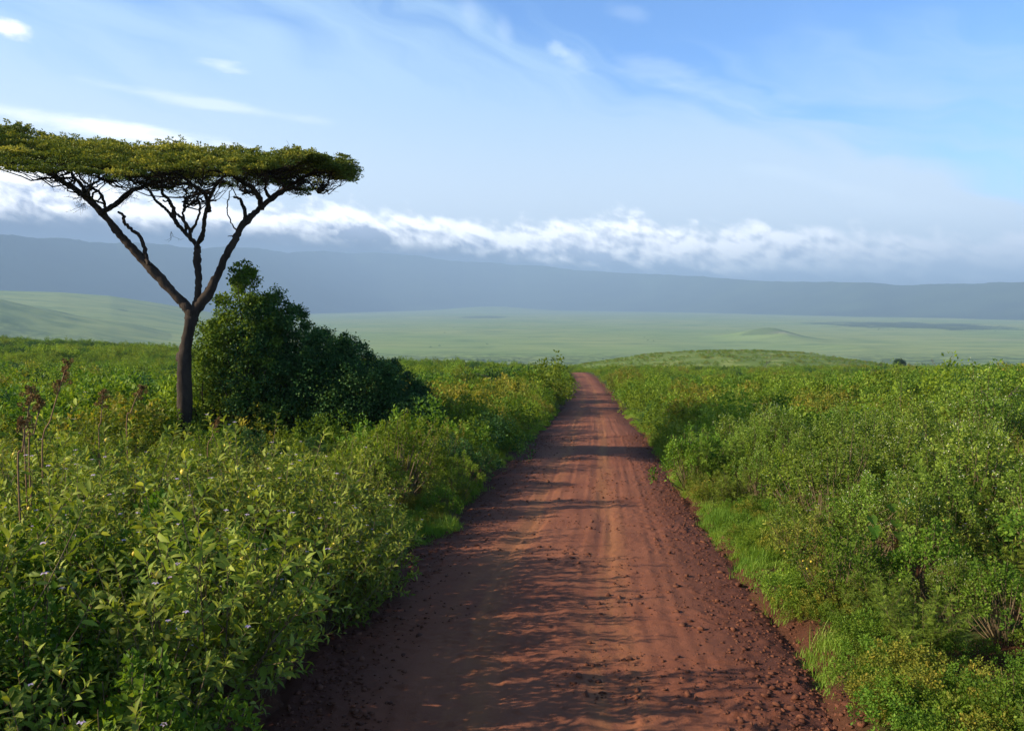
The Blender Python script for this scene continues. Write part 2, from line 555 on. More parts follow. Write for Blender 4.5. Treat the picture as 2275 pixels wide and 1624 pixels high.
def ground_material():
    m, N = material('scrub_ground')
    g = N.new('ShaderNodeNewGeometry').outputs['Position']
    n1 = N.noise(g, 0.9, 6.0, 0.6)
    n2 = N.noise(g, 0.05, 4.0, 0.5)
    n3 = N.noise(g, 22.0, 5.0, 0.7)
    soil = N.mix(n3, (.045, .020, .012), (.15, .058, .032))
    green = N.mix(n3, (.020, .040, .010), (.070, .120, .024))
    sp = N.new('ShaderNodeSeparateXYZ'); N.put(sp.inputs[0], g)
    at_road = N.new('ShaderNodeAttribute', attribute_name='soil').outputs['Fac']
    far = N.smooth(sp.outputs[1], 25.0, 60.0)
    green = N.mix(N.smooth(sp.outputs[1], 220.0, 280.0), green, (.13, .19, .04))
    f = N.m('MAXIMUM', N.smooth(N.add(n1, N.mul(N.sub(n3, .5), .4)), 0.40, 0.60), far)
    f = N.mul(f, N.sub(1.0, at_road))
    c = N.mix(f, soil, green)
    green = None
    dry = N.mul(N.smooth(N.noise(N.xyz(N.mul(sp.outputs[0], .05), N.mul(sp.outputs[1], .10)), 1.0, 5.0, .65), .50, .62), N.smooth(sp.outputs[1], 230.0, 320.0))
    c = N.mix(N.mul(dry, .85), c, (.24, .28, .08))
    p = N.new('ShaderNodeBsdfPrincipled')
    N.put(p.inputs['Base Color'], c)
    p.inputs['Roughness'].default_value = 0.9
    p.inputs['Specular IOR Level'].default_value = 0.1
    b = N.new('ShaderNodeBump'); b.inputs['Strength'].default_value = 0.8; b.inputs['Distance'].default_value = 0.06
    N.put(b.inputs['Height'], n3); N.put(p.inputs['Normal'], b.outputs[0])
    o = N.new('ShaderNodeOutputMaterial'); N.put(o.inputs[0], p.outputs[0])
    return m


def build_ground():
    rows = np.concatenate([np.linspace(-14, 3, 40, endpoint=False), 3 + (np.linspace(0, 1, 520) ** 2.3) * 900])
    uu = np.linspace(-1, 1, 520)
    uu = np.sign(uu) * (np.abs(uu) ** 1.25)
    Yg = np.repeat(rows[:, None], len(uu), 1)
    Xg = uu[None, :] * (np.maximum(Yg, 0) * 1.25 + 14) + np.interp(Yg, ROAD[:, 0], (ROAD[:, 1] + ROAD[:, 2]) / 2) * np.exp(-np.maximum(Yg - 60, 0) / 80)
    Z = ground_z(Xg, Yg)
    d, _ = bank_profile(Xg, Yg)
    soil = 1 - sstep(d, 0.25, 0.75)
    V = np.stack([Xg, Yg, Z], -1).reshape(-1, 3)
    me = new_mesh('ground', V, [grid_faces(*Xg.shape)], ground_material(), True, {'soil': soil.ravel()})
    tag(obj('ground', me), 'green scrub covered slope falling away on both sides of the dirt road', 'ground', kind='structure')


def road_material():
    m, N = material('red_earth')
    g = N.new('ShaderNodeNewGeometry').outputs['Position']
    ac = N.new('ShaderNodeAttribute', attribute_name='across').outputs['Fac']     # -1 left edge .. 1 right edge
    sp = N.new('ShaderNodeSeparateXYZ'); N.put(sp.inputs[0], g)
    n1 = N.noise(g, 0.55, 5.0, 0.6, 0.3)
    n2 = N.noise(g, 7.0, 6.0, 0.7)
    n3 = N.noise(g, 60.0, 5.0, 0.75)
    along = N.noise(N.xyz(N.mul(ac, 6.0), N.mul(sp.outputs[1], 0.12), 0.0), 1.0, 4.0, 0.55)
    c = N.mix(N.smooth(n1, .3, .7), (.205, .068, .036), (.275, .102, .054))
    # paler, more orange dust in the wheel tracks, dark loose earth at the sides
    tr1 = N.m('ABSOLUTE', N.add(ac, 0.36)); tr2 = N.m('ABSOLUTE', N.sub(ac, 0.26))
    tr = N.add(N.smooth(tr1, .22, .02), N.smooth(tr2, .20, .02))
    tr = N.mul(tr, N.smooth(N.add(along, N.mul(N.sub(n2, .5), .5)), .35, .62))
    c = N.mix(N.mul(tr, .75), c, (.350, .145, .058))
    side = N.smooth(N.add(N.m('ABSOLUTE', ac), N.mul(N.sub(n1, .5), .6)), .52, .98)
    c = N.mix(N.mul(side, .8), c, (.072, .026, .020))
    c = N.mix(N.smooth(n2, .56, .76, 0, .5), c, (.090, .035, .022))
    c = N.mix(N.smooth(n3, .35, .75, 0, .35), c, (.24, .092, .048))
    p = N.new('ShaderNodeBsdfPrincipled')
    N.put(p.inputs['Base Color'], c)
    p.inputs['Roughness'].default_value = 0.88
    p.inputs['Specular IOR Level'].default_value = 0.15
    b = N.new('ShaderNodeBump'); b.inputs['Strength'].default_value = 0.75; b.inputs['Distance'].default_value = 0.025
    h = N.add(N.mul(n2, .7), N.mul(n3, .45))
    N.put(b.inputs['Height'], h); N.put(p.inputs['Normal'], b.outputs[0])
    o = N.new('ShaderNodeOutputMaterial'); N.put(o.inputs[0], p.outputs[0])
    return m


def road_z(X, Y, ac):
    z = near_z(X, Y)
    w = 1 - 0.5 * sstep(Y, 30, 120)
    crown = 0.05 * (1 - ac ** 2)
    ruts = -0.035 * (np.exp(-((ac + .36) / .11) ** 2) + np.exp(-((ac - .26) / .11) ** 2)) * (0.6 + fbm(Y / 4, Y * 0 + ac * 2, 55, 2))
    lump = fbm(X * 1.3, Y * .55, 61, 3) * 0.030
    edge = sstep(np.abs(ac), .45, .95)
    xr, yr = X * .83 - Y * .56 + vnoise(X * .7, Y * .7, 72), X * .56 + Y * .83 + vnoise(X * .6, Y * .6, 73)
    patchy = sstep(fbm(X * .8, Y * .6, 74, 3), -.25, .35)
    rough = np.maximum(fbm(xr * 11, yr * 11, 71, 3, .7), .02) * (0.006 + 0.024 * patchy + 0.022 * edge)
    clods = np.maximum(vnoise(xr * 12, yr * 12, 81) - .30, 0) * (0.10 + .14 * edge) * sstep(vnoise(X * .9, Y * .9, 83), -.15, .25)
    track = .016 * vnoise(ac * 24, Y * .22, 91) * (np.abs(ac) < .75)
    return z + (crown + ruts + lump + rough + clods + track) * w - 0.16 * sstep(np.abs(ac), 1.0, 1.28)


def build_road():
    rows = [-13.0]
    while rows[-1] < 240:
        y = rows[-1]
        rows.append(y + (0.35 if y < 3.5 else 0.028 + max(0, y - 7) * .0050))
    rows = np.array(rows)
    acr = np.linspace(-1.3, 1.3, 190)
    l, r = road_edges(rows)
    c, hw = (l + r) / 2, (r - l) / 2
    Yg = np.repeat(rows[:, None], len(acr), 1)
    Xg = c[:, None] + hw[:, None] * acr[None, :]
    A = np.repeat(acr[None, :], len(rows), 0)
    Z = road_z(Xg, Yg, A)
    V = np.stack([Xg, Yg, Z], -1).reshape(-1, 3)
    me = new_mesh('dirt_road', V, [grid_faces(*Xg.shape)], road_material(), True, {'across': A.ravel()})
    tag(obj('dirt_road', me), 'rutted red earth road running down the slope to the crest', 'road', kind='structure')


def clod(rg, n=1):
    """a lump: a deformed low icosphere"""
    t = (1 + 5 ** .5) / 2
    V = np.array([(-1, t, 0), (1, t, 0), (-1, -t, 0), (1, -t, 0), (0, -1, t), (0, 1, t), (0, -1, -t), (0, 1, -t), (t, 0, -1), (t, 0, 1), (-t, 0, -1), (-t, 0, 1)], float)
    V /= np.linalg.norm(V[0])
    Fa = [(0, 11, 5), (0, 5, 1), (0, 1, 7), (0, 7, 10), (0, 10, 11), (1, 5, 9), (5, 11, 4), (11, 10, 2), (10, 7, 6), (7, 1, 8), (3, 9, 4), (3, 4, 2), (3, 2, 6), (3, 6, 8), (3, 8, 9), (4, 9, 5), (2, 4, 11), (6, 2, 10), (8, 6, 7), (9, 8, 1)]
    return V, np.array(Fa)


def build_clods():
    rg = np.random.default_rng(5)
    V0, F0 = clod(rg)
    n = 14000
    Y = 5 + 30 * rg.random(n) ** 1.9
    l, r = road_edges(Y)
    pick = rg.random(n)
    ac = np.where(pick < .50, rg.uniform(-.95, .9, n), np.where(pick < .85, 1.04 + rg.normal(0, .15, n), -1.02 + np.abs(rg.normal(0, .16, n))))
    ac = np.clip(ac, -1.05, 1.28)
    # clumps of loose lumps in the crown of the road
    X = (l + r) / 2 + (r - l) / 2 * ac
    keep = (np.abs(ac) > .6) | (vnoise(X * 1.3, Y * 1.3, 17) > .12)
    X, Y, ac = X[keep], Y[keep], ac[keep]
    n = len(X)
    s = np.exp(rg.normal(math.log(.0080), .55, n)) * (1 + Y * .010)
    s = np.clip(s, .003, .034)
    Z = np.maximum(road_z(X, Y, ac), ground_z(X, Y))
    dirs = V0[None] * (1 + .35 * rg.normal(0, 1, (n, 12, 1)).clip(-1.2, 1.2))
    sc = np.stack([s * rg.uniform(.8, 1.7, n), s * rg.uniform(.8, 1.7, n), s * rg.uniform(.5, .9, n)], -1)
    V = dirs * sc[:, None, :] + np.stack([X, Y, Z + s * .25], -1)[:, None, :]
    Fa = (F0[None] + (np.arange(n) * 12)[:, None, None]).reshape(-1, 3)
    mt = plain_material('loose_earth', (.085, .030, .018), (.190, .072, .038), 9.0, 0.9, 0.5, 80.0)
    me = new_mesh('loose_earth', V.reshape(-1, 3), [Fa], mt, False)
    tag(obj('loose_earth', me), 'loose red earth clods and gravel scattered over the road', 'gravel', kind='stuff')


# ------------------------------------------------------------------ crater floor and rim
def floor_material():
    m, N = material('crater_grassland')
    g = N.new('ShaderNodeNewGeometry').outputs['Position']
    sp = N.new('ShaderNodeSeparateXYZ'); N.put(sp.inputs[0], g)
    km = N.xyz(N.mul(sp.outputs[0], .001), N.mul(sp.outputs[1], .001), 0.0)
    n1 = N.noise(km, 0.9, 5.0, 0.55)
    n2 = N.noise(N.xyz(N.mul(sp.outputs[0], .004), N.mul(sp.outputs[1], .009), 2.0), 1.0, 6.0, 0.62)
    n3 = N.noise(N.xyz(N.mul(sp.outputs[0], .012), N.mul(sp.outputs[1], .014), 5.0), 1.0, 6.0, 0.7)
    c = N.mix(N.smooth(n1, .35, .65), (.200, .290, .075), (.300, .340, .105))
    c = N.mix(N.smooth(n2, .42, .66, 0, .75), c, (.100, .170, .050))
    c = N.mix(N.smooth(n3, .35, .65, 0, .55), c, (.250, .320, .105))
    # bare pale pans and dark woods
    pan = N.mul(N.smooth(N.noise(N.xyz(N.mul(sp.outputs[0], .0017), N.mul(sp.outputs[1], .0045), 8.0), 1.0, 5.0, .6), .64, .70), .6)
    c = N.mix(pan, c, (.34, .33, .22))
    def patch(x, y, rx, ry, seed):
        u = N.m('DIVIDE', N.sub(sp.outputs[0], x), rx); v = N.m('DIVIDE', N.sub(sp.outputs[1], y), ry)
        r = N.m('SQRT', N.add(N.mul(u, u), N.mul(v, v)))
        nn = N.noise(N.xyz(N.mul(sp.outputs[0], .0035), N.mul(sp.outputs[1], .0030), seed), 1.0, 6.0, .7)
        return N.smooth(N.add(r, N.mul(N.sub(nn, .5), 3.2)), 1.0, .75)
    woods = N.m('MAXIMUM', patch(2600, 5200, 520, 900, 1.0), N.mul(patch(-2500, 11000, 350, 1400, 3.0), .8))
    woods = N.m('MAXIMUM', woods, N.mul(patch(-300, 7800, 230, 700, 4.0), .8))
    woods = N.m('MAXIMUM', woods, N.smooth(N.noise(N.xyz(N.mul(sp.outputs[0], .005), N.mul(sp.outputs[1], .006), 11.0), 1.0, 4.0, .6), .69, .74))
    woods = N.m('MAXIMUM', woods, N.mul(patch(1069, 3300, 120, 170, 6.0), .55))
    c = N.mix(N.mul(woods, .8), c, (.020, .045, .022))
    edge = N.mul(N.smooth(sp.outputs[1], 2600.0, 2100.0), N.smooth(N.noise(km, 22.0, 4.0, .7), .42, .55))
    c = N.mix(N.mul(edge, .7), c, (.025, .055, .02))
    p = N.new('ShaderNodeBsdfPrincipled')
    N.put(p.inputs['Base Color'], c)
    p.inputs['Roughness'].default_value = 1.0
    p.inputs['Specular IOR Level'].default_value = 0.0
    o = N.new('ShaderNodeOutputMaterial'); N.put(o.inputs[0], p.outputs[0])
    return m


def build_floor():
    az = np.linspace(radians(-62), radians(62), 900)
    rr = np.concatenate([500 + 1500 * np.linspace(0, 1, 40, endpoint=False), 2000 * (26000 / 2000) ** np.linspace(0, 1, 260)])
    A, R = np.meshgrid(az, rr)
    X, Y = R * np.sin(A), R * np.cos(A)
    Z = np.full_like(X, FLOOR)
    Z += fbm(X / 900, Y / 900, 3, 3) * 7
    # green foot slopes that climb to the left
    def ridge(pts_px, dist, wid_near, wid_far):
        """pale ridge whose crest line is seen at these pixels, at that distance"""
        a_e = np.array([azel(*p) for p in pts_px])
        e = np.interp(A, a_e[:, 0], a_e[:, 1])
        top = CZ + e * dist
        hgt = np.maximum(top - FLOOR, 0)
        d = R - dist
        prof = np.where(d < 0, np.exp(-(d / wid_near) ** 2), np.exp(-(d / wid_far) ** 2))
        return FLOOR + hgt * prof
    Zr = ridge([(-400, 284), (-120, 287), (0, 290.3), (60, 292), (110, 295.5), (160, 303), (210, 312), (300, 330)], 5200, 1900, 1500)
    Zd = ridge([(-400, 270), (-120, 290), (0, 300.5), (30, 306), (70, 313), (110, 319), (170, 331), (230, 360)], 3300, 700, 700)
    Zd += fbm(X / 260, Y / 260, 13, 4) * 14 * np.clip((Zd - FLOOR) / 60, 0, 1)
    # lone hill on the plain
    x0, y0 = 1069.0, 3330.0
    ax = np.where(X - x0 < 0, 150.0, 120.0)
    hill = FLOOR + 47 * np.exp(-np.abs((X - x0) / ax) ** 1.6 - ((Y - y0) / 260) ** 2)
    hill2 = FLOOR + 12 * np.exp(-((X - 1130) / 90) ** 2 - ((Y - 2670) / 150) ** 2)
    hill3 = FLOOR + 70 * np.exp(-((X + 300) / 750) ** 2 - ((Y - 11800) / 800) ** 2)
    Z = np.maximum.reduce([Z, Zr, Zd, hill, hill2, hill3])
    V = np.stack([X, Y, Z], -1).reshape(-1, 3)
    me = new_mesh('crater_floor', V, [grid_faces(*X.shape)], floor_material(), True)
    tag(obj('crater_floor', me), 'wide pale green plain on the crater floor with a low hill', 'plain', kind='structure')


def build_rim():
    az = np.linspace(radians(-62), radians(62), 900)
    # foot distance and skyline from the view
    foot = [(-400, 6600), (0, 7000), (200, 8200), (350, 11200), (500, 12500), (640, 11500), (760, 9500), (860, 8200), (950, 7800), (1024, 7600), (1400, 7000)]
    sky_px = [(-400, 226), (-100, 230), (0, 234), (60, 238), (130, 243), (200, 247), (262, 250), (330, 251), (400, 254), (450, 259), (505, 264), (560, 268), (620, 272), (680, 275), (725, 278), (765, 280.5), (800, 281),
              (840, 282), (868, 282.5), (900, 285), (925, 284), (955, 283.2), (985, 282.6), (1024, 281.2), (1100, 279), (1400, 276)]
    fa = np.array([azel(p, 300)[0] for p, _ in foot])
    fd = np.interp(az, fa, [d for _, d in foot])
    se = np.array([azel(*p) for p in sky_px])
    e = np.interp(az, se[:, 0], se[:, 1])
    e = e + fbm(az * 26, az * 0, 7, 6, .6) * .0040 * np.interp(az, [-.3, .25], [1, .35]) + np.abs(vnoise(az * 900, az * 0, 9)) * .0006
    t = np.linspace(-.02, 1.25, 110)
    A = np.repeat(az[None, :], len(t), 0)
    T = np.repeat(t[:, None], len(az), 1)
    wob = fbm(A * 26, T * 2.2, 19, 4) * .22 * sstep(T, 0, .2)
    R = fd[None, :] * (1 + .30 * T)
    top = CZ + e * fd * 1.30
    prof = np.where(T < 1, np.clip(T, 0, 1) ** 1.45, 1 - (T - 1) * .8)
    Z = (FLOOR - 12) + (top[None, :] - FLOOR + 12) * np.clip(prof + wob * prof * (1 - np.clip(T, 0, 1)), -.02, 1)
    X, Y = R * np.sin(A), R * np.cos(A)
    V = np.stack([X, Y, Z], -1).reshape(-1, 3)
    mt = plain_material('rim_forest', (.020, .042, .020), (.050, .085, .035), .0016, 1.0)
    me = new_mesh('mountains', V, [grid_faces(*X.shape)], mt, True)
    tag(obj('mountains', me), 'long blue hazy crater rim under a bank of cloud', 'mountains', kind='structure')
    return float(V[:, 2].max())


def build_haze(top):
    x0, x1, y0, y1, z0, z1 = -27000, 27000, -3000, 27500, FLOOR - 45, top + 25
    V = [(x0, y0, z0), (x1, y0, z0), (x1, y1, z0), (x0, y1, z0), (x0, y0, z1), (x1, y0, z1), (x1, y1, z1), (x0, y1, z1)]
    Fq = np.array([(0, 3, 2, 1), (4, 5, 6, 7), (0, 1, 5, 4), (1, 2, 6, 5), (2, 3, 7, 6), (3, 0, 4, 7)])
    m, N = material('haze')
    v = N.new('ShaderNodeVolumePrincipled')
    v.inputs['Color'].default_value = (0.46, 0.69, 1.0, 1)
    v.inputs['Density'].default_value = HAZE
    v.inputs['Anisotropy'].default_value = 0.0
    o = N.new('ShaderNodeOutputMaterial'); N.put(o.inputs['Volume'], v.outputs[0])
    me = new_mesh('haze', V, [Fq], m)
    tag(obj('haze', me), 'thin blue morning haze filling the crater', 'haze', kind='stuff')


HAZE = 1.15e-4
build_ground()
build_road()
build_clods()
build_floor()
rim_top = build_rim()

# ------------------------------------------------------------------ shrubs
def unit(v):
    return v / (np.linalg.norm(v, axis=-1, keepdims=True) + 1e-9)


def shrub_parts(seed, height=1.3, spread=.75, stems=14, twigs=9, leaves=10, kind='long', leaf=.09, width=.035, lean=.9,
                twig_len=.34, droop=.25, bare=.2, fruit=0, flower=0, bud=0, stem_r=.007):
    """returns leaf arrays, stem tubes and positions of fruit / flowers / buds"""
    rg = np.random.default_rng(seed)
    tb = Tubes()
    LP, LD, LN, LL, LW, RN = [], [], [], [], [], []
    tips, spots = [], []
    for s in range(stems):
        a = 2 * pi * (s + rg.random() * .8) / stems
        tilt = (rg.random() ** .7) * lean
        h = height * rg.uniform(.62, 1.08) * (1 - .22 * (tilt / lean) ** 2)
        d = np.array([cos(a) * sin(tilt), sin(a) * sin(tilt), cos(tilt)])
        b = np.array([cos(a), sin(a), 0]) * spread * .12 * rg.random()
        L = h / max(cos(tilt) * .55 + .45, .4)
        L = min(L, spread / max(sin(tilt), .15) * 1.15)
        P = [b]
        dd = d.copy()
        for q in range(5):
            dd = unit(dd + rg.normal(0, .13, 3) + np.array([0, 0, .10]))
            P.append(P[-1] + dd * L / 5)
        P = np.array(P)
        tb.tube(P, np.linspace(stem_r, stem_r * .35, 6), 4)
        for t in range(twigs):
            f = bare + (1 - bare) * (t + rg.random()) / twigs
            q = f * 5; i = min(int(q), 4); base = P[i] + (P[i + 1] - P[i]) * (q - i)
            ax = unit(P[i + 1] - P[i])
            ta = rg.random() * 2 * pi
            side = unit(np.cross(ax, np.array([cos(ta), sin(ta), .3])))
            td = unit(side * rg.uniform(.5, 1.0) + ax * .7 + np.array([0, 0, .25]))
            if t >= twigs - 1:
                base, td = P[-1], unit(ax + np.array([0, 0, .3]))
            tl = twig_len * rg.uniform(.6, 1.15) * (1.15 - .45 * f)
            n = leaves
            fr = np.linspace(.12, 1.0, n)
            tw = base + td * (fr[:, None] * tl) + np.array([0, 0, -1]) * (fr[:, None] ** 2) * tl * droop * .5
            tb.tube(np.vstack([base, tw[n // 2], tw[-1]]), [stem_r * .45, stem_r * .35, stem_r * .2], 3)
            ph = np.arange(n) * 2.4 + rg.random() * 6
            A = unit(np.cross(td, np.array([.1, .2, 1.0]))); B = np.cross(td, A)
            ld = unit(A * np.cos(ph)[:, None] + B * np.sin(ph)[:, None] + td * (.35 + .9 * fr[:, None] ** 2) + np.array([0, 0, .22]) + rg.normal(0, .14, (n, 3)))
            ln = unit(np.array([0, 0, 1.0]) + rg.normal(0, .75, (n, 3)) + td * .25)
            sz = rg.uniform(.6, 1.15, n) * (1.08 - .5 * fr ** 3)
            LP.append(tw); LD.append(ld); LN.append(ln); LL.append(leaf * sz); LW.append(width * sz * rg.uniform(.85, 1.15, n))
            RN.append(np.clip(.12 + .55 * rg.random(n) + .30 * f * fr, 0, 1))
            tips.append(tw[-1]); spots.append(tw[rg.integers(0, n)])
    out = dict(P=np.vstack(LP), D=np.vstack(LD), N=np.vstack(LN), L=np.concatenate(LL), W=np.concatenate(LW), R=np.concatenate(RN))
    tips, spots = np.array(tips), np.array(spots)
    z = tips[:, 2]
    order = np.argsort(-z + rg.normal(0, .15, len(z)))
    return out, tb, tips[order], spots, rg


def balls(name, C, r, mat, seed=0, squash=1.0):
    V0, F0 = clod(None)
    rg = np.random.default_rng(seed)
    n = len(C)
    R = r * rg.uniform(.75, 1.2, n)
    # one subdivision for round fruit
    Vs = [tuple(v) for v in V0]; cache = {}; F2 = []
    def mid(a, b):
        k = (min(a, b), max(a, b))
        if k not in cache:
            m = (np.array(Vs[a]) + np.array(Vs[b])) / 2; m /= np.linalg.norm(m)
            Vs.append(tuple(m)); cache[k] = len(Vs) - 1
        return cache[k]
    if r > .012:
        for a, b, c in F0:
            ab, bc, ca = mid(a, b), mid(b, c), mid(c, a)
            F2 += [(a, ab, ca), (b, bc, ab), (c, ca, bc), (ab, bc, ca)]
        F0 = np.array(F2)
    V0 = np.array(Vs)
    V = V0[None] * R[:, None, None] * np.array([1, 1, squash]) + C[:, None, :]
    Fa = (F0[None] + (np.arange(n) * len(V0))[:, None, None]).reshape(-1, 3)
    return new_mesh(name, V.reshape(-1, 3), [Fa], mat, True)


def pinnate(o, rg, pairs=7, length=.115, lw=.32):
    """turn every leaf into a feather of small leaflets"""
    n = len(o['P'])
    f = np.linspace(.12, 1.0, pairs)
    S = unit(np.cross(o['N'], o['D']))
    L = length * rg.uniform(.75, 1.2, n)
    P, D, Nn, LL, R = [], [], [], [], []
    for k, ff in enumerate(f):
        c = o['P'] + o['D'] * (L * ff)[:, None] - np.array([0, 0, 1]) * (L * ff * ff * .25)[:, None]
        for s in (-1, 1):
            P.append(c); D.append(unit(S * s + o['D'] * .45)); Nn.append(o['N']); LL.append(L * lw * (1.05 - .5 * ff)); R.append(o['R'])
    LL = np.concatenate(LL)
    return dict(P=np.vstack(P), D=np.vstack(D), N=np.vstack(Nn), L=LL, W=LL * .42, R=np.concatenate(R))


KINDS = {
    'long':   dict(height=1.35, spread=.85, stems=16, twigs=9, leaves=12, leaf=.096, width=.038, twig_len=.38, droop=.3),
    'bright': dict(height=1.15, spread=.85, stems=18, twigs=9, leaves=13, leaf=.050, width=.032, twig_len=.28, droop=.1, lean=.8),
    'fern':   dict(height=1.25, spread=1.0, stems=18, twigs=10, leaves=10, leaf=.06, width=.03, twig_len=.38, droop=.2, lean=.95),
    'bud':    dict(height=1.9, spread=.95, stems=20, twigs=13, leaves=17, leaf=.050, width=.032, twig_len=.30, droop=.05, lean=.70, bare=.18, stem_r=.0055),
    'yellow': dict(height=1.35, spread=.80, stems=14, twigs=9, leaves=12, leaf=.075, width=.030, twig_len=.34, droop=.45, lean=.8),
    'mid':    dict(height=1.40, spread=.95, stems=18, twigs=10, leaves=12, leaf=.052, width=.034, twig_len=.30, droop=.1, lean=.7),
    'dark':   dict(height=1.40, spread=.85, stems=16, twigs=10, leaves=13, leaf=.055, width=.034, twig_len=.30, droop=.1, lean=.75),
}
LEAFMAT = dict(long=M_LONG, bright=M_BRIGHT, fern=M_FERN, bud=M_BUD, yellow=M_YELLOW, mid=M_MIDLEAF, dark=M_DARKLEAF)
TPL = dict(long=LEAF_LONG, bright=LEAF_SMALL, fern=LEAF_SMALL, bud=LEAF_SMALL, yellow=LEAF_LONG, mid=LEAF_SMALL, dark=LEAF_SMALL)


def make_proto(kind, seed):
    """list of (part name, mesh) for one shrub of a kind"""
    if kind == 'bud':
        o, tb, tips = mound(kind, seed, .85, 1.75, 34, .125, 105, .056, .038, 2.3)
        rg = np.random.default_rng(seed)
    elif kind in ('mid', 'bright', 'dark'):
        o, tb, tips = mound(kind, seed, .78 + .1 * (kind != 'bright'), 1.3 if kind != 'bright' else 1.1, 44, .125, 95, .052, .036)
    else:
        o, tb, tips, spots, rg = shrub_parts(seed, kind=kind, **KINDS[kind])
    if kind == 'fern':
        o = pinnate(o, rg)
    parts = []
    mats = [LEAFMAT[kind]]
    mi = np.zeros(len(o['P']), int)
    add = None
    if kind == 'long':
        C = tips[:40][rg.choice(40, 8, False)]
        n = 5 * len(C)
        a = np.tile(np.arange(5) * 2 * pi / 5, len(C))
        add = (np.repeat(C, 5, 0) + np.array([0, 0, .02]), np.stack([np.cos(a), np.sin(a), np.full(n, .25)], -1), np.tile([0, 0, 1.0], (n, 1)), .022, .016)
        mats.append(M_PETAL)
    if kind == 'bud':
        k = 150 if seed % 2 == 0 else 40
        rg.shuffle(tips)
        C = tips[:k] + rg.normal(0, .03, (len(tips[:k]), 3))
        n = 4 * len(C)
        v = unit(rg.normal(0, 1, (n, 3)))
        add = (np.repeat(C, 4, 0) - v * .008, v, unit(rg.normal(0, 1, (n, 3))), .021, .015)
        mats.append(M_WHITEBUD)
    if add:
        n = len(add[0])
        o = dict(P=np.vstack([o['P'], add[0]]), D=np.vstack([o['D'], add[1]]), N=np.vstack([o['N'], add[2]]), L=np.concatenate([o['L'], np.full(n, add[3])]),
                 W=np.concatenate([o['W'], np.full(n, add[4])]), R=np.concatenate([o['R'], np.full(n, .5)]))
        mi = np.concatenate([mi, np.ones(n, int)])
    parts.append(('foliage', leaf_mesh('foliage', TPL[kind], o['P'], o['D'], o['N'], o['L'], o['W'], o['R'], mats, mi)))
    parts.append(('stems', tb.mesh('stems', M_TWIG_RED if kind in ('yellow',) else M_TWIG)))
    if kind in ('long', 'yellow'):
        C = spots[rg.choice(len(spots), 7, False)] + rg.normal(0, .02, (7, 3)) - np.array([0, 0, .02])
        parts.append(('fruit', C))
    return parts


def mound(kind, seed, R, H, lumps, lr, per, leaf, width, tallness=1.5):
    """rounded bush: leafy shoots packed over a dome"""
    rg = np.random.default_rng(seed)
    tb = Tubes()
    P, D, Nn, L, Rn, top = [], [], [], [], [], []
    lob = rg.uniform(0, 6.28, 3)
    for i in range(lumps):
        a = i * 2.4 + rg.normal(0, .3)
        q = math.sqrt((i + .5) / lumps)
        rad = R * q * (1 + .25 * sin(2 * a + lob[0]) + .15 * sin(3 * a + lob[1]))
        z = H * (.25 + .75 * math.sqrt(max(0, 1 - (q * .93) ** 2))) * rg.uniform(.78, 1.12) * (1 + .12 * sin(a + lob[2]))
        c = np.array([rad * cos(a), rad * sin(a), z])
        r = lr * rg.uniform(.7, 1.35)
        v = unit(rg.normal(0, 1, (per, 3)) + np.array([0, 0, .3]))
        p = c + v * (r * rg.uniform(.3, 1.05, per))[:, None] * np.array([.85, .85, tallness]) - np.array([0, 0, r * .6])
        P.append(p); D.append(unit(v + rg.normal(0, .5, (per, 3)) + np.array([0, 0, .3]))); top.append(p[np.argsort(-(p - c) @ np.array([-.4, -.4, 1.0]))[:6]])
        Nn.append(unit(np.array([0, 0, .7]) + v * .5 + rg.normal(0, .4, (per, 3))))
        L.append(leaf * rg.uniform(.6, 1.2, per)); Rn.append(np.clip(rg.uniform(.2, .75) + rg.normal(0, .14, per), 0, 1))
        b = np.array([cos(a), sin(a), 0]) * rad * .25
        tb.tube(np.array([b, (b + c) / 2 + rg.normal(0, .04, 3), c + np.array([0, 0, r])]), [.011, .008, .003], 4)
    L = np.concatenate(L)
    return dict(P=np.vstack(P), D=np.vstack(D), N=np.vstack(Nn), L=L, W=L * width / leaf, R=np.concatenate(Rn)), tb, np.vstack(top)


def far_proto(kind, seed):
    """light version for the distance: one mesh"""
    if kind in ('bud', 'long'):
        p = dict(KINDS[kind]); p.update(stems=12, twigs=7, leaves=8, leaf=p['leaf'] * .8 + .045, width=p['width'] * 1.0 + .028, height=1.3, spread=.9)
        o, tb, tips, spots, rg = shrub_parts(seed, kind=kind, **p)
    else:
        o, tb, tips = mound(kind, seed, .95, 1.25, 20, .20, 62, .085, .058)
    me = leaf_mesh('scrub_' + kind, LEAF_SMALL, o['P'], o['D'], o['N'], o['L'], o['W'], o['R'], LEAFMAT[kind])
    return bpy.data.objects.new('scrub_' + kind, me)


FRUIT = balls('fruit', np.zeros((1, 3)), .018, M_FRUIT, 4)
PROTO = {k: [make_proto(k, 100 + 17 * i + 1000 * j) for i in range(v)] for j, (k, v) in enumerate(dict(long=4, bright=3, fern=3, bud=4, yellow=3, mid=3, dark=2).items())}

KIND_NAME = dict(long='long_leaved_shrub', bright='small_leaved_bush', fern='feathery_shrub', bud='white_budded_shrub', yellow='yellowing_shrub', mid='light_green_bush', dark='dark_green_bush')


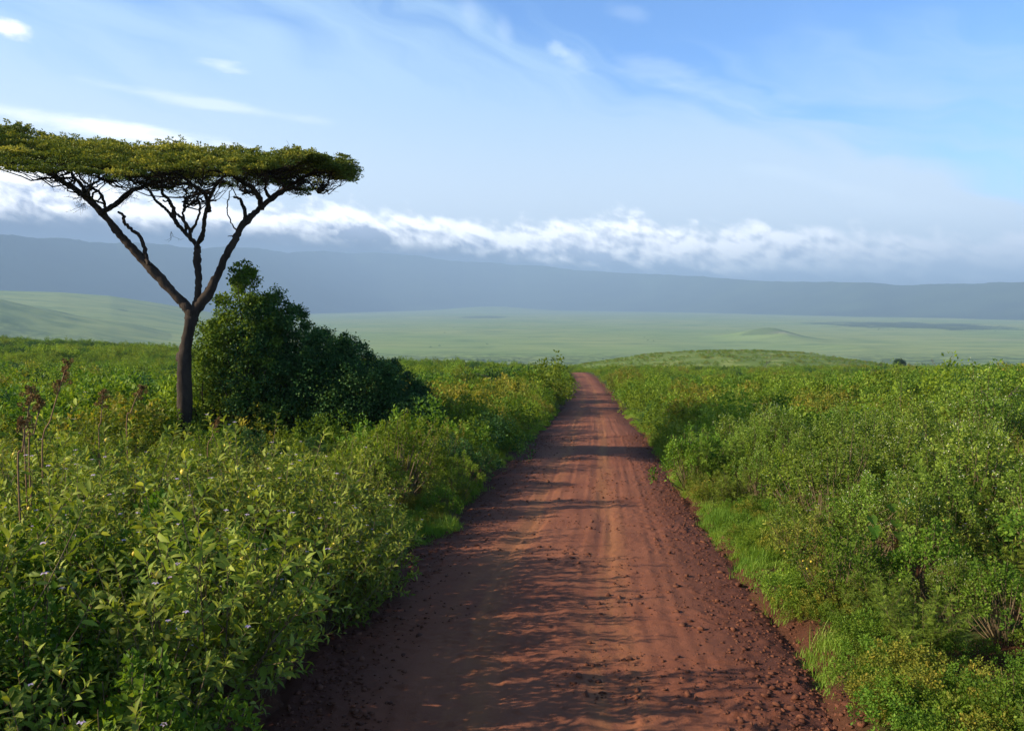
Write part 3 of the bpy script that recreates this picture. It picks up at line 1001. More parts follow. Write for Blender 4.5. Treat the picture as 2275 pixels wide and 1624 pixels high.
def add_shrub(kind, x, y, s, sz, label, group, var=None, name=None):
    pr = PROTO[kind]
    v = pr[int(rng.integers(len(pr))) if var is None else var]
    e = empty(name or KIND_NAME[kind], (x, y, gz(x, y) - .04), float(rng.random() * 2 * pi))
    e.scale = (s, s, s * sz)
    e.rotation_euler = (float(rng.normal(0, .06)), float(rng.normal(0, .06)), e.rotation_euler[2])
    tag(e, label, 'shrub', group)
    for pn, me in v:
        if pn == 'fruit':
            if y < 14 or kind == 'yellow' and y < 18:
                for c in me: obj(pn, FRUIT, e, tuple(c))
        else:
            obj(pn, me, e)
    return e


LOOK = dict(long='long leaved grey green shrub',
            bright='small leaved bright green bush',
            fern='feathery leaved low shrub',
            bud='tall twiggy pale budded shrub',
            yellow='drooping yellowish shrub',
            mid='rounded light green bush',
            dark='dense dark green bush')


def zone(side, y, de):
    edge = 'at the road edge ' if de < 1.4 else ''
    if side < 0:
        return edge + ('in the near left corner' if y < 7.5 else 'in front of the umbrella tree' if y < 14 else
                       'near the umbrella tree foot' if y < 19 else 'beside the umbrella tree trunk')
    return edge + ('in the near right corner' if y < 8.5 else 'in the right thicket' if y < 14 else
                   'farther up the right side' if y < 19 else 'in the far right thicket')


def choose(side, x, y, de):
    r = rng.random()
    if side < 0:
        if y < 15:
            return 'long' if r < .84 else 'bright'
        if y < 19:
            return 'long' if r < .35 else 'mid' if r < .62 else 'bright' if r < .9 else 'yellow'
        return 'mid' if r < .38 else 'bright' if r < .66 else 'yellow' if r < .85 else 'dark'
    if y < 9.5:
        return 'fern' if r < .68 else 'bright' if r < .9 else 'bud'
    if y < 15:
        return 'bud' if r < .46 else 'fern' if r < .66 else 'yellow' if r < .78 else 'long' if r < .85 else 'bright'
    return 'bud' if r < .50 else 'mid' if r < .70 else 'yellow' if r < .84 else 'dark' if r < .9 else 'bright'


def hgt_scale(side, x, y, de, kind):
    """how big shrubs stand at a place"""
    if side < 0:
        s = 1.18 if y < 12 else 1.0
        if 14 < y < 26 and x < -3.5: s *= .76
        if de < .7 and y > 11: s *= .62
        if de < .7 and y <= 11: s *= .85
    else:
        s = .72 if y < 9 else (.86 if y < 12 else 1.02)
        if de < .9: s *= .62
        elif de < 1.8: s *= .85
    return s


placed = []
def near_shrubs():
    cnt = 0
    y = 3.4
    cells = []
    while y < 23.5:
        step = .80 + .012 * y
        for side in (-1, 1):
            l, r = road_edges(np.array([y]))
            l, r = float(l[0]), float(r[0])
            m = (.32 if y < 8.2 else .05 if y < 11.5 else .40) if side < 0 else (.95 if y < 17 else .8)
            x = (l - m - rng.random() * .3) if side < 0 else (r + m + rng.random() * .3)
            lim = .67 * y + 1.6
            while abs(x) < lim:
                cells.append((side, x + rng.normal(0, .13), y + rng.normal(0, .15)))
                x += side * step * rng.uniform(.92, 1.18)
        y += step * .94
    for side, x, y in cells:
        l, r = road_edges(np.array([y])); de = max(float(l[0]) - x, x - float(r[0]))
        if de < (-.3 if side < 0 and y < 11.5 else .38): continue
        # grassy bay on the left verge
        if side < 0 and 12.3 < y < 14.6 and de < 1.15: continue
        if side > 0 and 12 < y < 15.5 and de < 1.3 : continue
        if side > 0 and y < 8.2 and de < .95: continue
        if abs(x + 9.9) < .5 and abs(y - 25) < .5: continue
        k = choose(side, x, y, de)
        if side > 0 and de < 1.1 and k == 'bud': k = 'fern'
        s = hgt_scale(side, x, y, de, k) * rng.uniform(.78, 1.12) * (1.22 if rng.random() < .22 else .92)
        if k == 'bud': s *= .6 if y < 9.5 else .86
        side_w = 'left of the road' if side < 0 else 'right of the road'
        z = zone(side, y, de)
        g = f'{KIND_NAME[k].replace("_", " ")}s {z}'.replace('bushs', 'bushes')
        add_shrub(k, x, y, s, rng.uniform(.9, 1.12), f'{LOOK[k]} {z}', g)
        placed.append((x, y)); cnt += 1
    print('near shrubs', cnt)


def build_scrub():
    """the far thicket: nobody can count it; points that carry small bushes"""
    rg = np.random.default_rng(77)
    kinds = ['mid', 'bright', 'dark', 'yellow', 'bud', 'long']
    coll = bpy.data.collections.new('scrub_forms')
    protos = []
    for i, k in enumerate(kinds * 2):
        o = far_proto(k, 500 + i)
        coll.objects.link(o); protos.append((o.name, k))
    order = sorted(range(len(protos)), key=lambda i: protos[i][0])
    idx_by_kind = {}
    for pos, i in enumerate(order):
        idx_by_kind.setdefault(protos[i][1], []).append(pos)
    PX, PY, SC, ID = [], [], [], []
    y = 19.0
    while y < 245:
        step = .98 + .0062 * y
        lim = .68 * y + 3
        n = int(2 * lim / step)
        x = -lim + (np.arange(n) + rg.random(n)) * step
        yy = y + rg.normal(0, step * .3, n)
        PX.append(x); PY.append(yy)
        y += step * .95
    X, Y = np.concatenate(PX), np.concatenate(PY)
    # keep clear of the road, and let the individual shrubs have the near part
    l, r = road_edges(Y)
    de = np.maximum(l - X, X - r)
    keep = (de > .5 + .25 * rg.random(len(X))) & (Y > 22.6 + rg.normal(0, .4, len(X)))
    keep &= ~((np.abs(X + 9.9) < .5) & (np.abs(Y - 25) < .5))
    X, Y, de = X[keep], Y[keep], de[keep]
    n = len(X)
    big = fbm(X / 14, Y / 22, 301, 3)
    sel = fbm(X / 6, Y / 9, 302, 3)
    SC = rg.uniform(.60, 1.5, n) ** 1.2 * (1 + .6 * np.clip(big, -.5, .5)) * 1.10
    SC *= np.where(de < 1.2, .8, 1.0) * np.where((X < -3.5) & (Y < 27), .76, 1.0)
    tall = rg.random(n) < .012
    SC = np.where(tall & (Y > 30), SC * 1.25, SC)
    SC *= 1 - np.where(X > .09 * Y, .30, .12) * sstep(Y, 70, 190)
    SC *= np.where(Y > 120, 1.0, 1)
    ID = np.zeros(n, np.int32)
    for i in range(n):
        v = sel[i] + rg.normal(0, .16)
        left = X[i] < (0.085 * Y[i])
        if left:
            k = 'dark' if v < -.30 else 'bright' if v < -.02 else 'mid' if v < .26 else 'yellow'
            if Y[i] > 70 and k == 'yellow': k = 'mid'
        else:
            k = 'bright' if v < -.26 else 'mid' if v < .02 else 'bud' if v < .22 else 'yellow' if v < .34 else 'mid'
            if Y[i] < 45 and rg.random() < .35: k = 'bud'
            if v < -.5: k = 'dark'
        if k == 'bud': SC[i] *= .78
        ID[i] = idx_by_kind[k][rg.integers(2)]
    # knoll beyond the crest : low scattered bushes
    m = 6500
    kx = rg.uniform(0, 235, m); ky = rg.uniform(300, 430, m)
    gap = fbm(kx / 16, ky / 9, 311, 3)
    ok = (gap < .14) & (near_z(kx, ky) > -33)
    kx, ky = kx[ok], ky[ok]; m = len(kx)
    X = np.concatenate([X, kx]); Y = np.concatenate([Y, ky])
    SC = np.concatenate([SC, rg.uniform(.5, .85, m)])
    ID = np.concatenate([ID, rg.choice([idx_by_kind['mid'][0], idx_by_kind['mid'][1], idx_by_kind['bud'][0], idx_by_kind['bright'][0], idx_by_kind['yellow'][0]], m)])
    Z = ground_z(X, Y) - .08
    n = len(X)
    print('scrub points', n)
    me = bpy.data.meshes.new('scrub_points')
    me.vertices.add(n)
    me.vertices.foreach_set('co', np.stack([X, Y, Z], -1).astype(np.float32).ravel())
    a = me.attributes.new('sc', 'FLOAT', 'POINT'); a.data.foreach_set('value', SC.astype(np.float32))
    a = me.attributes.new('id_', 'INT', 'POINT'); a.data.foreach_set('value', ID.astype(np.int32))
    a = me.attributes.new('rot', 'FLOAT_VECTOR', 'POINT')
    rot = np.stack([rg.normal(0, .08, n), rg.normal(0, .08, n), rg.uniform(0, 6.28, n)], -1).astype(np.float32)
    a.data.foreach_set('vector', rot.ravel())
    o = obj('far_scrub', me)
    tag(o, 'dense green scrub covering the slope down to the crest', 'scrub', kind='stuff')
    add_scatter(o, coll)
    # trees dotted over the far plain
    m = 420
    ty = 1900 + 4200 * rg.random(m) ** 1.6; tu = rg.uniform(-.66, .66, m)
    tx = tu * ty
    ok = (fbm(tx / 260, ty / 420, 431, 3) > .12) & ((np.abs(tx) > 60) | (ty > 2300))
    n2 = 90
    tx = np.concatenate([tx[ok], rg.uniform(-260, 60, n2)]); ty = np.concatenate([ty[ok], 2000 + 160 * rg.random(n2)])
    tx = np.concatenate([tx, rg.normal(2600, 330, 110)]); ty = np.concatenate([ty, rg.normal(5100, 450, 110)])
    m = len(tx)
    me3 = bpy.data.meshes.new('tree_points'); me3.vertices.add(m)
    me3.vertices.foreach_set('co', np.stack([tx, ty, FLOOR + fbm(tx / 900, ty / 900, 3, 3) * 7 - .5], -1).astype(np.float32).ravel())
    a = me3.attributes.new('sc', 'FLOAT', 'POINT'); a.data.foreach_set('value', rg.uniform(1.5, 4.5, m).astype(np.float32))
    a = me3.attributes.new('id_', 'INT', 'POINT'); a.data.foreach_set('value', rg.choice(idx_by_kind['dark'], m).astype(np.int32))
    a = me3.attributes.new('rot', 'FLOAT_VECTOR', 'POINT')
    a.data.foreach_set('vector', np.stack([np.zeros(m), np.zeros(m), rg.uniform(0, 6.28, m)], -1).astype(np.float32).ravel())
    o = obj('far_woods', me3)
    tag(o, 'tiny dark trees dotted far out over the crater plain', 'woods', kind='stuff')
    add_scatter(o, coll)
    # low weeds on the verges and in the gaps between the shrubs
    m = 1500
    wy = 4 + 40 * rg.random(m) ** 1.5
    l, r = road_edges(wy); right = rg.random(m) < .66
    de = .34 + np.abs(rg.normal(0, .75, m))
    wx = np.where(right, r + de, l - de)
    ok = (fbm(wx * .8, wy * .8, 421, 2) > -.08) & (bank_profile(wx, wy)[0] > .14)
    wx, wy = wx[ok], wy[ok]; m = len(wx)
    me2 = bpy.data.meshes.new('weed_points'); me2.vertices.add(m)
    me2.vertices.foreach_set('co', np.stack([wx, wy, ground_z(wx, wy) - .02], -1).astype(np.float32).ravel())
    a = me2.attributes.new('sc', 'FLOAT', 'POINT'); a.data.foreach_set('value', (rg.uniform(.10, .30, m)).astype(np.float32))
    a = me2.attributes.new('id_', 'INT', 'POINT')
    a.data.foreach_set('value', rg.choice(idx_by_kind['bright'] + idx_by_kind['mid'] + idx_by_kind['yellow'], m).astype(np.int32))
    a = me2.attributes.new('rot', 'FLOAT_VECTOR', 'POINT')
    a.data.foreach_set('vector', np.stack([rg.normal(0, .2, m), rg.normal(0, .2, m), rg.uniform(0, 6.28, m)], -1).astype(np.float32).ravel())
    o = obj('weeds', me2)
    tag(o, 'small leafy weeds growing in the verge grass', 'weeds', kind='stuff')
    add_scatter(o, coll)


def add_scatter(o, coll):
    ng = bpy.data.node_groups.new('scatter', 'GeometryNodeTree')
    ng.interface.new_socket('Geometry', in_out='INPUT', socket_type='NodeSocketGeometry')
    ng.interface.new_socket('Geometry', in_out='OUTPUT', socket_type='NodeSocketGeometry')
    gi = ng.nodes.new('NodeGroupInput'); go = ng.nodes.new('NodeGroupOutput')
    ip = ng.nodes.new('GeometryNodeInstanceOnPoints')
    ci = ng.nodes.new('GeometryNodeCollectionInfo')
    ci.inputs['Collection'].default_value = coll
    ci.inputs['Separate Children'].default_value = True
    ci.inputs['Reset Children'].default_value = True
    def attr(nm, ty):
        q = ng.nodes.new('GeometryNodeInputNamedAttribute'); q.data_type = ty; q.inputs['Name'].default_value = nm
        return [s for s in q.outputs if s.enabled and s.name == 'Attribute'][0]
    ng.links.new(gi.outputs[0], ip.inputs['Points'])
    ng.links.new(ci.outputs[0], ip.inputs['Instance'])
    ip.inputs['Pick Instance'].default_value = True
    ng.links.new(attr('id_', 'INT'), ip.inputs['Instance Index'])
    ng.links.new(attr('rot', 'FLOAT_VECTOR'), ip.inputs['Rotation'])
    ng.links.new(attr('sc', 'FLOAT'), ip.inputs['Scale'])
    ng.links.new(ip.outputs[0], go.inputs[0])
    md = o.modifiers.new('scatter', 'NODES'); md.node_group = ng


def build_grass():
    rg = np.random.default_rng(31)
    P = []
    # verge strips
    n = 15000
    Y = 3.5 + 56 * rg.random(n) ** 1.7
    l, r = road_edges(Y)
    right = rg.random(n) < .62
    de = np.where(right, .12 + np.abs(rg.normal(0, .62, n)), .12 + np.abs(rg.normal(0, .42, n)))
    X = np.where(right, r + de, l - de)
    keep = (fbm(X * 1.3, Y * 1.3, 401, 3) > -.12 + np.where(de < .22, .15, 0)) & (right | (Y > 11))
    X, Y = X[keep], Y[keep]
    # grassy bay on the left and general undergrowth
    bx = rg.uniform(-3.0, -.95, 1500); by = rg.uniform(12.0, 15.0, 1500)
    bx2 = rg.uniform(3.3, 5.2, 2600); by2 = rg.uniform(11.0, 16.5, 2600)
    ux = rg.uniform(-16, 16, 9000); uy = 3.5 + 20 * rg.random(9000) ** .9
    ok = np.abs(ux) < .68 * uy + 1
    X = np.concatenate([X, bx, bx2, ux[ok]]); Y = np.concatenate([Y, by, by2, uy[ok]])
    l, r = road_edges(Y)
    d, _ = bank_profile(X, Y)
    ok = d > .16
    X, Y = X[ok], Y[ok]
    Z = ground_z(X, Y)
    n = len(X)
    nb = 17
    bx = np.repeat(X, nb) + rg.normal(0, .035, n * nb) * 1.4
    byy = np.repeat(Y, nb) + rg.normal(0, .035, n * nb) * 1.4
    bz = np.repeat(Z, nb) - .01
    H = np.repeat(rg.uniform(.03, .10, n) * (1 + 1.6 * np.clip(fbm(X * 1.1, Y * 1.1, 405, 3), -.3, .6)) + .16 * (rg.random(n) < .05), nb) * rg.uniform(.5, 1.3, n * nb)
    a = rg.uniform(0, 2 * pi, n * nb)
    lean = rg.uniform(.15, 1.0, n * nb)
    dirx, diry = np.cos(a) * lean, np.sin(a) * lean
    wv = rg.uniform(.0014, .0036, n * nb) * (1 + byy * .03)
    px, py = -np.sin(a) * wv, np.cos(a) * wv
    def pt(f, side):
        return np.stack([bx + dirx * H * f ** 1.6 + px * side, byy + diry * H * f ** 1.6 + py * side, bz + H * f * (1 - .25 * lean * f)], -1)
    V = np.stack([pt(0, 1), pt(0, -1), pt(.55, .8), pt(.55, -.8), pt(1.0, 0)], 1)
    T = np.array([(0, 1, 3), (0, 3, 2), (2, 3, 4)])
    Fa = (T[None] + (np.arange(n * nb) * 5)[:, None, None]).reshape(-1, 3)
    rn = np.repeat(np.clip(np.repeat(fbm(X * .7, Y * .7, 403, 3) * .8 + .5, nb) + rg.normal(0, .18, n * nb), 0, 1), 5)
    me = new_mesh('grass', V.reshape(-1, 3), [Fa], M_GRASS, False, {'rnd': rn})
    tag(obj('grass', me), 'short fresh green grass on the verges of the dirt road', 'grass', kind='stuff')


near_shrubs()
build_scrub()
build_grass()


def order_labels():
    """members of a small group are told apart by how far along the road they stand"""
    groups = {}
    for o in scene.objects:
        if o.get('group') and o.parent is None and o.get('category') == 'shrub':
            groups.setdefault(o['label'], []).append(o)
    words = ['nearest', 'second nearest', 'third nearest', 'fourth nearest', 'fifth nearest', 'sixth nearest', 'seventh nearest', 'eighth nearest']
    for lab, os_ in groups.items():
        if 1 < len(os_) <= 8:
            os_.sort(key=lambda q: q.location.y)
            for i, o in enumerate(os_):
                w = 'farthest' if i == len(os_) - 1 else words[i]
                if len((w + ' ' + lab).split()) <= 16:
                    o['label'] = w + ' ' + lab

# ------------------------------------------------------------------ the umbrella tree
TY = 25.0


def tz(pts, d0=0.0, d1=0.0):
    """outline points measured on an enlarged view of the tree -> metres; depth runs from d0 to d1"""
    n = len(pts)
    out = []
    for i, (x, y) in enumerate(pts):
        d = d0 + (d1 - d0) * (i / (n - 1)) ** 1.2
        p = at(x * .16907, y * .16907 + 109.84, TY)
        out.append((p[0], TY + d, p[2]))
    return np.array(out)


def build_acacia():
    rg = np.random.default_rng(8)
    bx, bz = at(185, 423, TY)[0], 0
    g0 = gz(bx - .05, TY)
    root = empty('umbrella_tree', (bx, TY, g0))
    tag(root, 'tall flat topped umbrella thorn tree with a forked dark trunk in the left thicket', 'tree')
    off = np.array([bx, TY, g0])
    tb = Tubes()
    limbs = []

    def limb(pts, w0, w1, d0=0., d1=0., sides=9, n=7, wob=.010, keep=True):
        P = tz(pts, d0, d1)
        P = spline(P, n)
        k = len(P)
        j = rg.normal(0, 1, (k, 3)) * wob
        j[0] = 0
        P = P + j
        r = np.linspace(w0, w1, k) * .5 * .16907 * TY / F
        r = r * 1.03 * (1 + .10 * np.interp(np.arange(k), np.arange(0, k + 4, 4), rg.normal(0, 1, len(np.arange(0, k + 4, 4)))))
        tb.tube(P - off, r, sides, .055, rg)
        if keep: limbs.append(P)
        return P
    # trunk, with the old stump knot on its left side
    T = np.array([(1100, 2260), (1095, 2100), (1090, 1900), (1092, 1700), (1090, 1560), (1092, 1450), (1108, 1350), (1128, 1250), (1140, 1180)])
    P = tz(T); P[0, 2] = g0 - .3
    P = spline(P, 8)
    wz = np.interp(np.linspace(0, 1, len(P)), [0, .1, .3, .5, .62, .66, .8, .93, 1], [118, 98, 88, 82, 82, 66, 62, 72, 84])
    tb.tube(P - off, wz * .5 * .16907 * TY / F, 16, .05, rg)
    K = tz([(1078, 1480), (1070, 1450), (1066, 1425)])
    tb.tube(spline(K, 4) - off, np.array([.17, .19, .185, .17, .15, .14, .12, .10, .05]) * .95, 10, .06, rg)
    limb([(1132, 1230), (1115, 1175), (1050, 1100), (960, 1000), (870, 900), (790, 810), (720, 730), (650, 640), (600, 580), (540, 520), (440, 450), (340, 390), (220, 320), (120, 270), (0, 245), (-120, 215)], 64, 12, 0, -.6, 12)
    limb([(1145, 1220), (1158, 1150), (1165, 1080), (1160, 980), (1145, 880), (1140, 800)], 50, 38, 0, .35, 10)
    M = .35
    limb([(1140, 815), (1130, 790), (1080, 745), (1020, 690), (960, 620), (900, 560), (840, 520), (790, 460), (760, 430), (700, 400), (600, 360)], 30, 8, M, M + 1.3)
    limb([(1140, 815), (1152, 790), (1190, 740), (1215, 660), (1240, 590), (1280, 510), (1330, 450), (1400, 400), (1470, 360)], 33, 10, M, M - 1.4)
    limb([(1140, 1240), (1170, 1165), (1230, 1080), (1280, 970), (1320, 870), (1370, 770), (1420, 670), (1500, 590), (1580, 510), (1660, 450), (1740, 400), (1830, 350), (1950, 310), (2040, 285)], 58, 8, 0, .7, 12)
    sec = [([(900, 915), (885, 880), (868, 840), (830, 745), (770, 700), (720, 650), (712, 620), (670, 598)], 17, 9, -.25, .3),
           ([(640, 605), (700, 550), (750, 480), (800, 440), (860, 400), (930, 370)], 22, 9, -.3, 1.2),
           ([(548, 520), (556, 480), (552, 440), (540, 400), (560, 350)], 17, 8, -.4, -1.5),
           ([(655, 600), (655, 560), (650, 510), (620, 480), (575, 440), (560, 400)], 12, 6, -.3, -1.0),
           ([(650, 560), (600, 545), (565, 530), (590, 515)], 8, 4, -.3, -.6),
           ([(965, 620), (968, 560), (955, 520), (930, 480), (942, 410), (960, 370)], 15, 7, .8, .0),
           ([(1055, 720), (1035, 660), (1000, 590), (985, 545), (960, 500)], 12, 6, .6, 1.6),
           ([(1088, 750), (1090, 700), (1060, 640), (1025, 600), (1010, 550), (980, 540)], 12, 5, .5, -.2),
           ([(1090, 715), (1128, 630), (1132, 545), (1105, 500), (1120, 455), (1100, 400)], 12, 5, .5, 1.1),
           ([(1112, 520), (1060, 535), (1030, 560), (1012, 590)], 9, 4, .8, .9),
           ([(1112, 500), (1150, 520), (1200, 510), (1230, 520)], 7, 4, .9, .7),
           ([(1238, 600), (1245, 545), (1240, 500), (1185, 450), (1130, 400), (1090, 360)], 17, 7, 0, -1.6),
           ([(1285, 505), (1230, 490), (1170, 490), (1130, 450), (1080, 430)], 14, 6, -.4, .6),
           ([(1428, 660), (1425, 600), (1400, 545), (1370, 505), (1320, 490)], 17, 8, .3, .9),
           ([(1382, 710), (1355, 670), (1328, 600), (1332, 540), (1345, 500)], 7, 4, .3, .2),
           ([(1520, 575), (1525, 520), (1505, 470), (1450, 430), (1400, 400), (1350, 390)], 22, 8, .4, -1.0),
           ([(1515, 580), (1500, 530), (1470, 480), (1400, 455), (1360, 440)], 10, 5, .4, 1.4),
           ([(1575, 515), (1560, 470), (1590, 425), (1620, 400)], 14, 6, .5, -.8),
           ([(1545, 545), (1620, 470), (1680, 420), (1700, 380)], 13, 6, .5, 1.8),
           ([(1660, 452), (1650, 410), (1600, 370)], 12, 6, .5, -1.5),
           ([(440, 450), (400, 390), (330, 340), (260, 300)], 16, 7, -.5, -2.0),
           ([(340, 392), (370, 350), (420, 320)], 13, 6, -.5, .9),
           ([(220, 325), (150, 300), (60, 285), (-40, 262)], 12, 6, -.5, 1.3),
           ([(540, 522), (500, 470), (450, 400), (430, 350)], 14, 6, -.4, 2.0),
           ([(1780, 392), (1800, 412), (1830, 440), (1857, 476)], 7, 3, .6, .5),
           ([(1372, 745), (1355, 742), (1338, 740)], 5, 3, .2, .2)]
    for s in sec:
        limb(s[0], s[1] * 1.6, s[2] * 1.6, s[3], s[4], 6, 5, .013)
    # crown outline
    top = [(-420, 130), (-250, 95), (-120, 82), (-50, 80), (0, 92), (120, 102), (240, 92), (330, 117), (480, 152), (640, 172), (760, 167), (860, 197), (1000, 203), (1100, 202), (1200, 184), (1300, 198),
           (1400, 203), (1500, 218), (1650, 254), (1750, 233), (1850, 224), (1950, 238), (2050, 258), (2110, 290), (2130, 312)]
    bot = [(-420, 190), (-250, 220), (-120, 232), (-50, 240), (0, 250), (100, 268), (250, 335), (330, 395), (450, 400), (600, 392), (800, 400), (1000, 392), (1150, 392), (1350, 395), (1500, 392),
           (1650, 405), (1740, 388), (1850, 368), (1950, 345), (2050, 358), (2110, 330), (2130, 314)]
    tw = np.array([at(x * .16907, y * .16907 + 109.84, TY) for x, y in top])
    bw = np.array([at(x * .16907, y * .16907 + 109.84, TY) for x, y in bot])
    xc, xs, hd0 = -11.6, 6.5, 4.0

    def slab(X, d):
        q = np.clip(1 - ((X - xc) / xs) ** 2, 0, 1)
        hd = .25 + hd0 * np.sqrt(q)
        u = np.abs(d) / hd
        zt = np.interp(X, tw[:, 0], tw[:, 2]); zb = np.interp(X, bw[:, 0], bw[:, 2])
        th = zt - zb
        zt2 = zt - .26 + .38 * vnoise(X * 1.1 + 40, d * 1.1, 15) - np.where(d < 0, .055, .018) * d * d - .25 * th * u ** 4
        zb2 = CZ + (zb - CZ) * (1 + d / TY) + .30 + .20 * th * u ** 2
        return zt2, np.minimum(zb2, zt2 - .16), hd
    P, D, Nn, L, R = [], [], [], [], []

    def pad(c, rad, thick, n, bright):
        a = rg.uniform(0, 2 * pi, n); rr = rad * np.sqrt(rg.random(n))
        h = thick * (1 - (rr / rad) ** 2) * rg.uniform(-.4, 1.0, n)
        p = c + np.stack([np.cos(a) * rr, np.sin(a) * rr, h], -1)
        d = unit(np.stack([np.cos(a), np.sin(a), np.full(n, .45)], -1) + rg.normal(0, .55, (n, 3)))
        P.append(p); D.append(d)
        Nn.append(unit(np.array([0, 0, .8]) + rg.normal(0, .8, (n, 3))))
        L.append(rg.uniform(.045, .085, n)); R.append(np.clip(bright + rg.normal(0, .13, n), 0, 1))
    ends = []
    for i in range(1400):
        X = rg.uniform(xc - xs, xc + xs + .0)
        zt, zb, hd = slab(X, 0.)
        d = rg.uniform(-hd, hd)
        zt, zb, _ = slab(X, d)
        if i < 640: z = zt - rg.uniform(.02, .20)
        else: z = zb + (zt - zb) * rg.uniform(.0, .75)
        hue = .62 + .9 * vnoise(X * .9, d * .9, 5) if i < 640 else .25 + .25 * rg.random()  # sunlit top and self-shaded underside of the crown put into the leaf colour
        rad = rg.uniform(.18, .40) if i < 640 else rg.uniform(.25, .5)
        if X > -5.3: rad *= .6
        pad(np.array([X, TY + d, z]), rad, .10, 170 if i < 640 else 125, hue)
        ends.append((X, TY + d, z))
    # short tufts that break the upper edge and the two tips
    for i in range(420):
        X = rg.uniform(xc - xs, xc + xs)
        zt, zb, hd = slab(X, 0.)
        d = rg.uniform(-hd, hd) * .8
        zt, zb, _ = slab(X, d)
        c = np.array([X, TY + d, zt]); dr = unit(np.array([rg.normal(0, .8), rg.normal(0, .8), .55])); ln = rg.uniform(.08, .26)
        for q in range(5):
            pad(c + dr * ln * (q + 1) / 5, .05, .03, 9, .6)
    for i in range(70):
        t = rg.random(); c = np.array([-5.45 + .25 * t, TY + rg.uniform(-.7, .7), np.interp(-5.2, tw[:, 0], tw[:, 2]) - rg.uniform(.1, .75)])
        dr = unit(np.array([1.0, rg.normal(0, .3), rg.uniform(-.55, .05)])); ln = rg.uniform(.3, .62)
        for q in range(6):
            pad(c + dr * ln * (q + 1) / 6, .06, .03, 9, .45)
    P = np.vstack(P); D = np.vstack(D); Nn = np.vstack(Nn); L = np.concatenate(L); R = np.concatenate(R)
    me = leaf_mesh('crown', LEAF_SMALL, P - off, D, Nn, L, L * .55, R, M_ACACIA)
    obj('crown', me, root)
    # branchlets that carry the crown
    LP = np.vstack(limbs)
    LP = LP[LP[:, 2] > CZ + 2.2]
    tw2 = Tubes()

    def crooked(a, b, r0, r1, n=7, jit=.07):
        t = np.linspace(0, 1, n)[:, None]
        p = a + (b - a) * t
        p[:, 2] += -np.sin(t[:, 0] * pi) * .10 * np.linalg.norm(b - a)
        p[1:-1] += rg.normal(0, jit, (n - 2, 3))
        tw2.tube(p - off, np.linspace(r0, r1, n), 4)
        return p
    for e in ends[::3]:
        e = np.array(e)
        zt, zb, _ = slab(e[0], e[1] - TY)
        e = np.array([e[0], e[1], min(e[2], zb + .35)])
        dd = np.linalg.norm((LP - e) * np.array([1, 1, .8]), axis=1) + rg.random(len(LP)) * .35 + 3 * (LP[:, 2] > e[2])
        a = LP[np.argmin(dd)]
        ln = np.linalg.norm(e - a)
        if ln > 4.2 or ln < .2: continue
        p = crooked(a, e, .012 + .006 * ln, .006, 8, .055)
        for q in range(3):
            b = p[rg.integers(2, 7)]
            crooked(b, b + rg.normal(0, 1, 3) * np.array([.3, .3, .12]) + np.array([0, 0, rg.uniform(-.1, .28)]), .006, .003, 5, .03)
    for i in range(330):
        X = rg.uniform(xc - xs, xc + xs - .6)
        zt, zb, hd = slab(X, 0.); d = rg.uniform(-hd, hd) * .9
        zt, zb, _ = slab(X, d)
        a = np.array([X, TY + d, zb + .1]); b = a + np.array([rg.normal(0, .22), rg.normal(0, .22), -rg.uniform(.08, .42)])
        p = crooked(a, b, .006, .0025, 5, .035)
        crooked(p[2], p[2] + rg.normal(0, .13, 3), .004, .002, 4, .02)
    # dead twig sprays under the left limb
    for (x, y, n) in [(60, 300, 8), (130, 310, 9), (300, 410, 12), (340, 430, 8), (500, 545, 12), (515, 580, 8), (790, 520, 8), (745, 520, 6), (1020, 745, 3), (1690, 440, 6)]:
        a = tz([(x + 25, y - 20), (x, y)])[0] + np.array([0, -.4, 0])
        for i in range(n):
            p = crooked(a, a + np.array([rg.normal(-.12, .22), rg.normal(0, .2), rg.normal(-.15, .14)]), .007, .003, 5, .03)
            crooked(p[3], p[3] + rg.normal(0, .11, 3), .004, .002, 4, .02)
    obj('trunk', tb.mesh('trunk', M_BARK), root)
    tag(obj('twigs', tw2.mesh('twigs', M_BARK), root))


